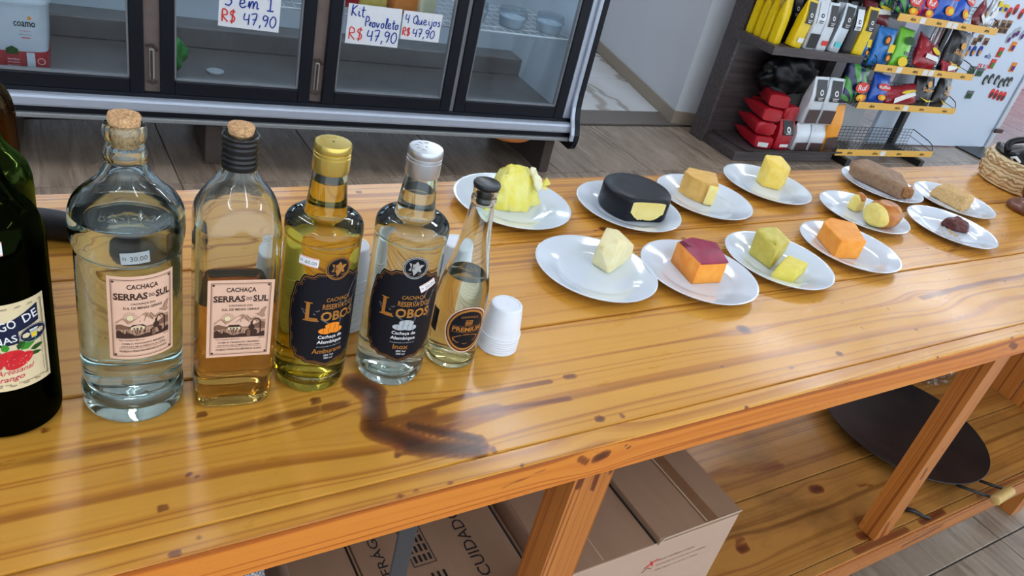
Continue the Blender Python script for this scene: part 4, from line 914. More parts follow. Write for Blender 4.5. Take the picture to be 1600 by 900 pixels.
# film-wrapped piece
pts = [(0.675, 0.985, z0), (0.700, 0.968, z0), (0.730, 0.966, z0), (0.776, 0.992, z0), (0.765, 1.03, z0), (0.700, 1.04, z0), (0.672, 0.985, 0.030), (0.688, 0.990, 0.064), (0.704, 1.000, 0.080), (0.735, 0.990, 0.078), (0.760, 0.990, 0.050), (0.772, 0.995, 0.025), (0.748, 1.02, 0.060), (0.70, 1.03, 0.06)]
o = food('wrapped_cheese', 'lemon yellow cheese lump in crumpled clear film', 'cheese', pts, 'cheese_lemon', 0.006, 0.0045, 3, 12)
me = hull(P3_([(0.726, 0.985, 0.084), (0.744, 0.982, 0.080), (0.766, 0.980, 0.052), (0.774, 0.986, 0.034), (0.748, 0.972, 0.040), (0.738, 0.975, 0.066), (0.76, 0.995, 0.05)]), 0.003, 2, 0.004, 3, 14)
fo = obj('film_wrap', me, 'film_highlight'); fo.parent = o; fo['label'] = 'bunched film fold with its highlight painted whitish'  # the film's white highlight is put into the fold's colour
mb = MB(); rn = random.Random(4); base = Vector((0.772, 0.993, TZ + 0.036)); V = []; F = []
for i in range(9):
    a = -0.9 + 1.6 * i / 8; L = 0.018 + rn.uniform(-0.004, 0.006); V += [tuple(base + Vector((0.003 * math.cos(a * 2), 0.002, 0.004 * i / 8))), tuple(base + Vector((L * math.cos(a) * 0.7, rn.uniform(-0.006, 0.006), L * math.sin(a) + 0.010)))]
F = [(2 * i, 2 * i + 2, 2 * i + 3, 2 * i + 1) for i in range(8)]; fo2 = obj('film_tail', mesh(V, F), 'cheese_lemon'); fo2.parent = o
# smoked pieces
o = food('smoked_cheese_piece', 'smaller smoked cheese knob with brown cap', 'cheese', [(1.532, 0.905, z0), (1.534, 0.881, z0), (1.568, 0.882, z0), (1.566, 0.905, z0), (1.534, 0.905, 0.036), (1.540, 0.886, 0.038), (1.564, 0.886, 0.040), (1.562, 0.906, 0.042), (1.548, 0.895, 0.045)], 'cheese_smoked', 0.006, 0.0005, 2, 15)
r_ = obj('rind', hull(P3_([(1.541, 0.888, 0.040), (1.560, 0.884, 0.040), (1.563, 0.906, 0.043), (1.543, 0.908, 0.040), (1.549, 0.897, 0.0475), (1.542, 0.882, 0.030), (1.556, 0.881, 0.030)]), 0.003, 2, 0.0004, 1, 16), 'rind_smoked'); r_.parent = o; r_['label'] = 'amber brown smoked skin'
sph = [(1.548 + 0.047 * math.cos(a) * math.cos(e), 0.828 + 0.036 * math.sin(a) * math.cos(e), 0.030 + 0.030 * math.sin(e)) for a in [2 * math.pi * i / 14 for i in range(14)] for e in (-0.9, -0.4, 0.1, 0.6, 1.1)]
o = food('smoked_cheese_piece', 'larger smoked cheese half with glossy brown skin', 'cheese', [q for q in sph if q[0] > 1.520], 'rind_smoked', 0.003, 0.0008, 2, 17)
r_ = obj('cut_face', hull(P3_([(1.5190, 0.828 + 0.031 * math.cos(a), 0.031 + 0.026 * math.sin(a)) for a in [2 * math.pi * i / 14 for i in range(14)]] + [(1.508, 0.826 + 0.020 * math.cos(a), 0.028 + 0.018 * math.sin(a)) for a in [2 * math.pi * i / 8 for i in range(8)]] + [(1.53, 0.800, 0.015), (1.532, 0.799, 0.03)]), 0.003, 2, 0.0008, 2, 18), 'cheese_smoked'); r_.parent = o; r_['label'] = 'pale yellow cut side'
# fudge block
o = food('fudge_block', 'big dull brown milk fudge block with broken end', 'sweet', [(1.720, 1.050, z0), (1.752, 0.925, z0), (1.782, 0.915, z0), (1.838, 0.985, z0), (1.800, 1.070, z0), (1.735, 1.068, 0.040), (1.722, 1.040, 0.036), (1.752, 0.932, 0.038), (1.782, 0.921, 0.034), (1.836, 0.985, 0.040), (1.798, 1.068, 0.044)], 'fudge', 0.006, 0.0012, 2, 19)
r_ = obj('broken_end', hull(P3_([(1.757, 0.922, 0.012), (1.760, 0.921, 0.033), (1.784, 0.911, 0.012), (1.786, 0.913, 0.034), (1.800, 0.930, 0.012), (1.800, 0.930, 0.036), (1.77, 0.935, 0.037)]), 0.003, 2, 0.0025, 3, 20), 'fudge_broken'); r_.parent = o; r_['label'] = 'crumbly golden brown break'
# peanut sweet
food('peanut_sweet', 'crumbly golden peanut sweet bar beside the basket', 'sweet', [(1.898, 0.936, z0), (1.901, 0.846, z0), (1.955, 0.852, z0), (1.962, 0.94, z0), (1.902, 0.934, 0.034), (1.904, 0.850, 0.040), (1.952, 0.855, 0.038), (1.960, 0.935, 0.038)], 'peanut_sweet', 0.006, 0.0030, 4, 21)
food('guava_paste', 'dark red guava paste lump among crumbs', 'sweet', [(1.742, 0.806, z0), (1.750, 0.772, z0), (1.777, 0.753, z0), (1.815, 0.771, z0), (1.800, 0.80, z0), (1.744, 0.800, 0.024), (1.752, 0.778, 0.030), (1.778, 0.758, 0.020), (1.808, 0.773, 0.024), (1.775, 0.795, 0.034)], 'guava_paste', 0.005, 0.0030, 3, 22)
rn = random.Random(9); mb = MB()
for k in range(46):
    a = rn.uniform(0, 6.28); r = rn.uniform(0.0, 0.030); s_ = rn.uniform(0.0007, 0.0018); cx = 1.735 + r * math.cos(a); cy = 0.768 + r * math.sin(a)
    mb.box(cx - s_, cx + s_, cy - s_ * 0.7, cy + s_ * 0.7, TZ + 0.0057, TZ + 0.0057 + s_)
tag(obj('crumbs', mb.me(), 'crumb'), 'beige crumbs scattered around the guava paste', 'crumbs', kind='stuff')

# ------------------------------------------------------------------ disposable coffee cups
def cup_mat():
    k = NT('cup_plastic'); k.set(Roughness=0.35); n1 = k.noise(k.coord(), 30, 2)
    k.l(k.mixc(n1, lin((226, 232, 244)), lin((240, 244, 252))), k.b.inputs['Base Color']); k.b.inputs['Subsurface Weight'].default_value = 0.3; k.b.inputs['Subsurface Radius'].default_value = (0.004, 0.004, 0.005)
    MAT['cup_plastic'] = k.m
cup_mat()
def cup_me():
    """one small ribbed cup, upside down, open below"""
    out = [(0.0250, 0.0), (0.0258, 0.0006), (0.0258, 0.0022), (0.0248, 0.0030), (0.0242, 0.0060)]
    for i in range(7): z = 0.008 + i * 0.0028; r = 0.0240 - (z - 0.008) * 0.12; out += [(r, z), (r - 0.0004, z + 0.0014)]
    out += [(0.0212, 0.030), (0.0196, 0.0400), (0.0186, 0.0412), (0.0160, 0.0416), (0.0155, 0.0408), (0.001, 0.0408)]
    n = 40; mb = MB()
    inn = [(max(r - 0.0003, 0.0006), z - (0.0003 if z > 0.04 else 0)) for r, z in reversed(out)]
    return autosmooth(mb.lathe(out + inn, n, shape=None, cap0=False, cap1=False).me(), 30)
CUP = cup_me(); CUP.materials.append(MAT['cup_plastic'])
def cup_stack(x, y, n, dz, where, group, top_gap=0.0):
    for i in range(n):
        o = link(bpy.data.objects.new('plastic_cup', CUP)); z = TZ + 0.0004 + i * dz + (top_gap if i == n - 1 else 0); o.location = (x, y, z); o.rotation_euler = (0, 0, i * 0.7)
        pos = 'topmost cup' if i == n - 1 else 'lower cup'
        tag(o, 'white translucent plastic cup, %s in the upturned stack %s' % (pos, where), 'cup', group)
cup_stack(0.4985, 0.6475, 7, 0.0035, 'beside the long-neck bottle', 'cups stacked beside the long-neck bottle', 0.001)
cup_stack(0.247, 0.745, 18, 0.0037, 'behind the half-full bottle', 'cups stacked behind the half-full bottle')
cup_stack(0.325, 0.735, 20, 0.0037, 'behind the golden bottle', 'cups stacked behind the golden bottle')
cup_stack(0.472, 0.745, 16, 0.0037, 'behind the long-neck bottle', 'cups stacked behind the long-neck bottle')

# ------------------------------------------------------------------ black glove-like cloth behind the bottles
plain('black_cloth', (22, 24, 30), 0.6, var=0.3, bump=0.2)
pts = [(-0.10, 0.985, 0.018), (-0.02, 0.990, 0.020), (0.03, 0.985, 0.019), (0.07, 0.965, 0.016), (0.115, 0.945, 0.014), (0.16, 0.94, 0.012)]
mb = MB().tube([(a, b, TZ + c + 0.002) for a, b, c in pts], [0.014, 0.020, 0.020, 0.017, 0.015, 0.008], 12)
me = mb.me(smooth=True)
from mathutils import noise as mnoise
for v in me.vertices: v.co += Vector((0, mnoise.noise(v.co * 60) * 0.004, 0)); v.co.z = max(TZ + 0.0006, v.co.z + mnoise.noise(v.co * 45 + Vector((3, 1, 2))) * 0.003)
sub = obj('black_strap', me, 'black_cloth'); md = sub.modifiers.new('s', 'SUBSURF'); md.levels = md.render_levels = 2
tag(sub, 'crumpled black fabric strap lying behind the big clear bottle', 'strap')

# ------------------------------------------------------------------ basket, tray and pepper mill at the far end
def wicker_mat():
    k = NT('carved_cream'); v = k.coord(); n1 = k.noise(v, 25, 3)
    wv = k.n('ShaderNodeTexWave', wave_type='BANDS', bands_direction='Z'); wv.inputs['Scale'].default_value = 30; wv.inputs['Distortion'].default_value = 7; wv.inputs['Detail'].default_value = 2; wv.inputs['Detail Scale'].default_value = 1.2; k.l(v, wv.inputs[0])
    k.l(k.mixc(k.ramp(wv.outputs['Fac'], [(0.15, 1.0), (0.4, 0.0)]), k.mixc(n1, lin((222, 198, 154)), lin((236, 216, 176))), lin((172, 138, 94))), k.b.inputs['Base Color']); k.set(Roughness=0.55); k.bump(wv.outputs['Fac'], 0.3, 0.003); MAT['carved_cream'] = k.m
wicker_mat()
bk = thing('basket', 'cream carved round basket holding a black bagged tray', 'basket', (2.375, 0.955, TZ + 0.0005))
prof = [(0.098, 0.0), (0.106, 0.004), (0.112, 0.03), (0.113, 0.045), (0.110, 0.052), (0.113, 0.058), (0.113, 0.072), (0.108, 0.080), (0.100, 0.080), (0.098, 0.07), (0.096, 0.02), (0.090, 0.008), (0.001, 0.006)]
obj('bowl', autosmooth(MB().lathe(prof, 64).me(), 50), 'carved_cream', bk)
rope = MB()
for k in range(2):
    rope.tube([(0.1125 * math.cos(a) * 1.01, 0.1125 * math.sin(a) * 1.01, 0.064 + 0.006 * math.sin(a * 14 + k * math.pi)) for a in [2 * math.pi * i / 160 for i in range(160)]], 0.0035, 6, True)
obj('braid', rope.me(smooth=True), 'carved_cream', bk)
mb = MB()
for k in range(14):
    a = 2 * math.pi * k / 14; mb.tube([(0.1135 * math.cos(a + q * 0.05), 0.1135 * math.sin(a + q * 0.05), 0.012 + q * 0.008) for q in (0, 1, 2, 3, 3.6)], [0.001, 0.0035, 0.004, 0.003, 0.001], 6)
obj('leaf_carving', mb.me(smooth=True), 'carved_cream', bk)['kind'] = 'stuff'
plain('black_film', (14, 15, 18), 0.4, var=0.4, vscale=12, bump=0.15, spec=0.3)
tr = thing('bagged_tray', 'black glossy bag with flag-coloured sticker inside the basket', 'bag', (2.375, 0.955, TZ + 0.062))
dome = [(0.094, 0.0), (0.099, 0.012), (0.101, 0.026), (0.094, 0.030), (0.088, 0.026), (0.070, 0.030), (0.045, 0.046), (0.020, 0.052), (0.001, 0.053)]
me = MB().lathe(dome, 60).me()
for v in me.vertices:
    if v.co.z > 0.015: v.co += Vector((0, 0, mnoise.noise(v.co * 32) * 0.012))
obj('bag_body', autosmooth(me, 50), 'black_film', tr)
hs = obj('bag_handle', MB().tube([(-0.085 * math.cos(t) , 0.035 + 0.012 * math.sin(t * 3), 0.030 + 0.040 * math.sin(t)) for t in [math.pi * i / 24 for i in range(25)]], 0.009, 8).me(smooth=True), 'black_film', tr)
fmp = plane_map((-0.030, -0.052, 0.046), (1, -0.35, 0.0), (0.25, 0.75, 0.5)); st = label_sheet(tr, 'sticker', 'sticker_white', fmp, lsp(-0.022, 0.022, 2), [-0.016] * 3, [0.016] * 3, 0.0006)
A = Flat(fmp); A.rect('ink_navy', -0.020, -0.008, -0.008, 0.014, 0.0009, 2); A.rect('ink_red', -0.022, 0.022, -0.016, -0.010, 0.0009, 2)
for k in range(4): A.rect('ink_white', -0.0185 + k * 0.0027, -0.0172 + k * 0.0027, -0.006, 0.012, 0.0011, 1)
A.rect('ink_grey', 0.000, 0.018, 0.004, 0.007, 0.0009, 2); A.rect('ink_grey', 0.000, 0.018, -0.003, 0.000, 0.0009, 2)
A.build(st, {'ink_navy': 'blue_print', 'ink_red': 'red_print', 'ink_white': 'stripe_print', 'ink_grey': 'text_print'})
cl = obj('bag_clip', MB().tube([(-0.100, -0.012, 0.022), (-0.106, 0.0, 0.030), (-0.100, 0.012, 0.024), (-0.096, 0.0, 0.012)], 0.004, 8, True).me(smooth=True), 'ink_white', tr)
def turned_mat():
    k = NT('turned_wood'); v = k.coord(); n1 = k.noise(k.mapping(v, (30, 30, 8)), 1.0, 4)
    k.l(k.ramp(n1, [(0.3, lin((74, 36, 18))), (0.7, lin((128, 68, 38)))]), k.b.inputs['Base Color']); k.set(Roughness=0.35, Coat_Weight=0.3); MAT['turned_wood'] = k.m
turned_mat()
pm = thing('pepper_mill', 'turned reddish brown wooden mill at the table end', 'pepper mill', (2.188, 0.825, TZ + 0.0004))
obj('base', autosmooth(MB().lathe([(0.050, 0.0), (0.054, 0.004), (0.054, 0.012), (0.050, 0.018), (0.040, 0.023), (0.032, 0.030), (0.030, 0.034)], 56).me(), 45), 'turned_wood', pm)
obj('body', autosmooth(MB().lathe([(0.030, 0.034), (0.036, 0.040), (0.039, 0.052), (0.037, 0.066), (0.0375, 0.068), (0.0365, 0.070), (0.030, 0.080), (0.022, 0.094), (0.018, 0.115), (0.022, 0.130), (0.028, 0.138)], 56).me(), 45), 'turned_wood', pm)
obj('head', autosmooth(MB().lathe([(0.026, 0.139), (0.030, 0.146), (0.029, 0.158), (0.020, 0.168), (0.008, 0.172), (0.001, 0.173)], 48).me(), 45), 'turned_wood', pm)
# ------------------------------------------------------------------ glass-door fridge
plain('fridge_black', (8, 14, 26), 0.36, var=0.2, spec=0.3); plain('fridge_trim', (188, 198, 214), 0.3, 0.35, var=0.05); plain('fridge_grey', (150, 154, 156), 0.4, 0.3); plain('fridge_liner', (196, 206, 214), 0.45, var=0.05, vscale=4); plain('fridge_floor', (120, 114, 112), 0.35, 0.3, var=0.2, vscale=9)
plain('mullion_plastic', (120, 106, 100), 0.6, var=0.3, vscale=20); plain('hinge_metal', (190, 188, 184), 0.4, 0.5, var=0.3); plain('wire_white', (220, 224, 228), 0.4); plain('old_timber', (74, 62, 56), 0.8, var=0.35, vscale=14); plain('gasket', (126, 130, 134), 0.5); plain('rust', (70, 52, 44), 0.8)
emit('fridge_tube', (225, 240, 255), 42.0)
FR = thing('display_fridge', 'long black-framed glass-door display fridge with silver bottom trim', 'fridge', (2.186, 2.798, 0), math.radians(-5.5))
def fpart(nm, mb, mat, bevel=0.0, parent=None): return obj(nm, mb.me(bevel=bevel, seg=2), mat, parent or FR)
UL = -2.40
fpart('back_panel', MB().box(UL, 0, 0.58, 0.64, 0.20, 1.98), 'fridge_liner'); fpart('inner_floor', MB().box(UL, 0, -0.01, 0.58, 0.26, 0.315), 'fridge_floor')
fpart('inner_ledge', MB().box(UL, -0.03, 0.44, 0.58, 0.315, 0.40), 'fridge_floor', 0.006); fpart('kick_panel', MB().box(UL, 0.0, -0.02, 0.0, 0.2, 0.30), 'fridge_black')
fpart('roof_panel', MB().box(UL, 0.04, -0.06, 0.64, 1.84, 1.98), 'fridge_black', 0.006)
fpart('side_panel', MB().box(UL - 0.04, UL, -0.05, 0.64, 0.18, 1.98), 'fridge_black', 0.004)
fpart('side_panel', MB().box(-0.03, 0.0, -0.03, 0.58, 0.26, 1.84), 'fridge_liner')
fpart('bottom_trim', MB().box(UL, 0.012, -0.095, -0.02, 0.240, 0.284), 'fridge_trim', 0.010); fpart('dark_trim', MB().box(UL, 0.012, -0.075, -0.02, 0.214, 0.245), 'fridge_black', 0.002)
fpart('lip', MB().box(UL, 0.012, -0.090, -0.02, 0.199, 0.217), 'fridge_grey', 0.004); fpart('door_sill', MB().box(UL, 0.012, -0.062, -0.02, 0.282, 0.298), 'fridge_black', 0.002)
# end panel with a swept foot
sw = [(0.62, 0.165), (0.62, 1.98), (-0.075, 1.98), (-0.075, 0.42), (-0.080, 0.36), (-0.095, 0.31), (-0.116, 0.275), (-0.128, 0.245), (-0.128, 0.215), (-0.118, 0.180), (-0.095, 0.165)]
mb = MB(); n_ = len(sw); mb.add([(x_, y_, z_) for x_ in (0.013, 0.040) for y_, z_ in sw], [tuple(range(n_)), tuple(range(2 * n_ - 1, n_ - 1, -1))] + [(i, i + n_, (i + 1) % n_ + n_, (i + 1) % n_) for i in range(n_)])
fpart('end_panel', mb, 'fridge_black', 0.003)
pl = [Vector((0.009, y_, z_)) for y_, z_ in sw[2:9]]; mb = MB()
for a, b_ in zip(pl[:-1], pl[1:]):
    mb.add([(q, p_.y + dy, p_.z) for p_ in (a, b_) for q in (-0.004, 0.016) for dy in (0.004, 0.016)], [(0, 2, 6, 4), (1, 5, 7, 3), (0, 4, 5, 1), (2, 3, 7, 6)])
fpart('end_trim', mb, 'fridge_trim'); fpart('corner_strip', MB().box(-0.030, 0.010, -0.055, -0.02, 0.298, 1.84), 'fridge_trim', 0.003)
# mullions with hinges
for a, b_ in ((-1.762, -1.710), (-1.184, -1.132), (-0.592, -0.572)):
    mm = fpart('mullion', MB().box(a, b_, -0.050 if b_ - a < 0.03 else -0.035, 0.02, 0.285, 1.84), 'mullion_plastic' if b_ - a > 0.03 else 'gasket')
    if b_ - a > 0.03:
        c = (a + b_) / 2; fpart('hinge', MB().box(c - 0.009, c + 0.009, -0.044, -0.034, 0.345, 0.455), 'hinge_metal', 0.003, mm)
        h = MB(); h.tube([(c - 0.002, -0.050, 0.35), (c - 0.002, -0.050, 0.45)], 0.004, 8); h.tube([(c - 0.018, -0.046, 0.465), (c, -0.052, 0.472), (c + 0.016, -0.046, 0.450)], 0.005, 6); h.tube([(c - 0.016, -0.046, 0.340), (c, -0.050, 0.334), (c + 0.016, -0.046, 0.338)], 0.005, 6)
        fpart('hinge_pin', h, 'rust', 0, mm)
for u0, u1 in ((-2.32, -1.762), (-1.711, -1.182), (-1.134, -0.591), (-0.573, -0.034)):
    mb = MB(); z0_, z1_ = 0.297, 1.83; w_ = 0.047
    d_ = fpart('door', mb.box(u0, u0 + w_, -0.060, -0.018, z0_, z1_).box(u1 - w_, u1, -0.060, -0.018, z0_, z1_).box(u0 + w_, u1 - w_, -0.060, -0.018, z0_, z0_ + 0.052).box(u0 + w_, u1 - w_, -0.060, -0.018, z1_ - 0.05, z1_), 'fridge_black', 0.004)
    g_ = MB(); a, b_ = u0 + w_, u1 - w_; zz = z0_ + 0.052
    fpart('gasket', g_.box(a, a + 0.006, -0.052, -0.03, zz, z1_ - 0.05).box(b_ - 0.006, b_, -0.052, -0.03, zz, z1_ - 0.05).box(a, b_, -0.052, -0.03, zz, zz + 0.006), 'gasket', 0, d_)
    fpart('glass_pane', MB().box(a, b_, -0.044, -0.038, zz, z1_ - 0.05), 'door_glass', 0, d_)
fpart('lamp_tube', MB().tube([(UL + 0.1, 0.05, 1.80), (-0.1, 0.05, 1.80)], 0.016, 10), 'fridge_tube')
# wire shelves
for zs in (0.628, 0.93, 1.22, 1.5):
    mb = MB()
    for k in range(7): y_ = 0.03 + 0.45 * k / 6; mb.tube([(UL, y_, zs), (-0.03, y_, zs)], 0.004 if k == 0 else 0.0025, 5)
    for k in range(60): x_ = UL + (2.36) * k / 59; mb.tube([(x_, 0.03, zs + 0.004), (x_, 0.48, zs + 0.004)], 0.0015, 4)
    fpart('wire_shelf', mb, 'wire_white')
def in_fridge(u, off, z): c, s = math.cos(math.radians(-5.5)), math.sin(math.radians(-5.5)); return (2.186 + c * u - s * (-off), 2.798 + s * u + c * (-off), z)
RZ = math.radians(-5.5)
for u, wd, wh in ((-2.20, 0.06, 'under the far fridge end'), (-1.52, 0.062, 'under the second fridge door'), (-0.026, 0.05, 'under the fridge end by the wall')):
    o = obj('timber_block', MB().box(-wd / 2, wd / 2, 0, 0.58, 0.0005, 0.163).me(bevel=0.004), 'old_timber'); o.location = in_fridge(u, 0, 0); o.rotation_euler.z = RZ
    tag(o, 'dark weathered timber block raised on edge %s' % wh, 'timber block', 'blocks under the fridge')
# goods inside
plain('tub_white', (206, 214, 222), 0.4); plain('tub_red', (176, 50, 56), 0.45); plain('tub_lid', (214, 224, 232), 0.3)
tb = thing('margarine_tub', 'square white tub with red base band inside the fridge', 'tub', in_fridge(-2.185, -0.155, 0.3155), RZ)
def rsq(h, r0, r1, z0_):
    return lambda t, z: (abs(math.cos(t)) ** 8 + abs(math.sin(t)) ** 8) ** (-1 / 8)
obj('tub_body', autosmooth(MB().lathe([(0.125, 0.0), (0.130, 0.004), (0.134, 0.12), (0.137, 0.225), (0.143, 0.226), (0.143, 0.236), (0.132, 0.237)], 64, shape=rsq(0, 0, 0, 0)).me(), 50), 'tub_white', tb)
obj('tub_band', autosmooth(MB().lathe([(0.1265, 0.003), (0.1305, 0.005), (0.1330, 0.072)], 64, shape=rsq(0, 0, 0, 0), cap0=False, cap1=False).me(), 50), 'tub_red', tb)
obj('tub_lid', autosmooth(MB().lathe([(0.146, 0.232), (0.148, 0.236), (0.146, 0.248), (0.120, 0.250), (0.118, 0.262), (0.1, 0.264), (0.001, 0.264)], 64, shape=rsq(0, 0, 0, 0)).me(), 50), 'tub_lid', tb)
A = Flat(plane_map((0, -0.1355, 0), (1, 0, 0), (0, 0.0, 1)))
A.fit('ink_black', 'coamo', 0.070, 0.165, 0.062, 0.017, 0.015); A.disc('ink_orange', 0.085, 0.186, 0.006, n=12); A.fit('ink_red', 'margarina', 0.070, 0.142, 0.030, 0.006); A.fit('ink_grey', '80% lipídios', 0.070, 0.130, 0.036, 0.005); A.rect('ink_red', 0.058, 0.084, 0.118, 0.121, n=1)
A.poly('ink_darkgreen', [(0.010, 0.062), (0.045, 0.062), (0.045, 0.080), (0.0275, 0.090), (0.010, 0.080)], 0.0006); A.fit('ink_white', 'familiar', 0.030, 0.045, 0.035, 0.006, d=0.0006); A.fit('ink_white', 'uso culinário', 0.030, 0.035, 0.035, 0.005, d=0.0006); A.fit('ink_white', 'peso 15 kg', 0.030, 0.024, 0.035, 0.005, d=0.0006)
A.rect('tub_white', 0.068, 0.092, 0.004, 0.070, 0.0005, 2); A.disc('ink_blush', 0.110, 0.042, 0.012, 0.0006, 20, r_in=0.009)
for k in range(9): A.rect('ink_grey', -0.10, -0.045 - 0.01 * (k % 3), 0.10 + k * 0.012, 0.103 + k * 0.012, n=1)
A.build(tb, {'ink_black': 'brand_lettering', 'ink_orange': 'brand_dot', 'ink_red': 'red_print', 'ink_grey': 'small_print', 'ink_darkgreen': 'green_badge', 'ink_white': 'white_print', 'tub_white': 'white_stripe', 'ink_blush': 'seal_print'})
def lump(name, label, cat, u, off, z, sx, sy, sz, mat, seed, group=None, amp=0.15, flat=True):
    bm = bmesh.new(); bmesh.ops.create_icosphere(bm, subdivisions=4, radius=1.0); rn = random.Random(seed); o3 = Vector((rn.random() * 9, rn.random() * 9, 0))
    for v in bm.verts:
        v.co *= 1 + amp * mnoise.fractal(v.co * 2.2 + o3, 1.0, 2.0, 3); v.co = Vector((v.co.x * sx, v.co.y * sy, max(-0.92, v.co.z) * sz))
    me = bpy.data.meshes.new(name); bm.to_mesh(me); bm.free(); o = obj(name, me, mat, None, True); q = in_fridge(u, off, z); o.location = (q[0], q[1], z + sz * 0.925); o.rotation_euler.z = RZ
    return tag(o, label, cat, group)
plain('green_plastic', (46, 120, 50), 0.35, var=0.3, vscale=25, bump=0.3); plain('foil_red', (190, 40, 50), 0.3, var=0.25); plain('pack_orange', (226, 134, 60), 0.45); plain('pack_cream', (222, 214, 176), 0.5); plain('pack_yellow', (214, 186, 92), 0.4, var=0.3); plain('pack_brown', (132, 92, 60), 0.5, var=0.3)
lump('plastic_bag', 'green plastic bag slumped behind the second fridge door', 'bag', -1.70, -0.12, 0.316, 0.085, 0.07, 0.085, 'green_plastic', 3, amp=0.25)
o = obj('jar_lid', autosmooth(MB().lathe([(0.030, 0), (0.032, 0.002), (0.032, 0.008), (0.028, 0.009), (0.001, 0.009)], 40).me(), 40), 'ink_pale'); o.location = in_fridge(-1.50, -0.16, 0.3155); tag(o, 'small white lid lying on the fridge floor', 'lid')
for i, (u, w_, h_, mt, lb) in enumerate(((-1.02, 0.075, 0.05, 'foil_red', 'red foil pack'), (-0.93, 0.06, 0.06, 'pack_yellow', 'mottled yellow pack'), (-0.795, 0.055, 0.075, 'pack_orange', 'orange block pack'), (-0.705, 0.04, 0.07, 'pack_cream', 'cream-coloured pack'), (-1.27, 0.05, 0.05, 'pack_brown', 'brown speckled pack'), (-1.62, 0.05, 0.05, 'pack_cream', 'small cream pack'))):
    me = MB().box(-w_, w_, -0.04, 0.06, 0.0, h_ * 1.6).me(bevel=0.012, seg=3); o = obj('food_pack', me, mt, None, True); q = in_fridge(u, -0.14, 0.6355); o.location = q; o.rotation_euler.z = RZ + 0.1 * i
    tag(o, '%s on the fridge wire shelf' % lb, 'food pack', 'packs on the fridge shelf')
panemat('tub_clear', (225, 232, 236), 1.6)
for i, (u, off) in enumerate(((-0.47, -0.16), (-0.30, -0.12), (-0.125, -0.10))):
    q = in_fridge(u, off, 0.6355); t = thing('dessert_tub', 'clear ribbed tub of white dessert, %s on the fridge shelf' % ('first from the mullion', 'middle one', 'nearest the fridge end')[i], 'tub', q, 0, 'dessert tubs on the fridge shelf')
    obj('tub_shell', autosmooth(MB().lathe([(0.050, 0), (0.054, 0.003), (0.062, 0.045), (0.066, 0.047), (0.066, 0.052), (0.062, 0.056), (0.060, 0.075), (0.055, 0.078), (0.001, 0.079)], 40).me(), 40), 'tub_clear', t)
    obj('dessert', autosmooth(MB().lathe([(0.048, 0.002), (0.052, 0.005), (0.0575, 0.042), (0.04, 0.045), (0.001, 0.046)], 32).me(), 40), 'tub_white', t)
lump('orange_rag', 'orange rag caught beneath the fridge bottom trim', 'rag', -0.22, -0.02, 0.142, 0.09, 0.03, 0.025, 'pack_orange', 8)

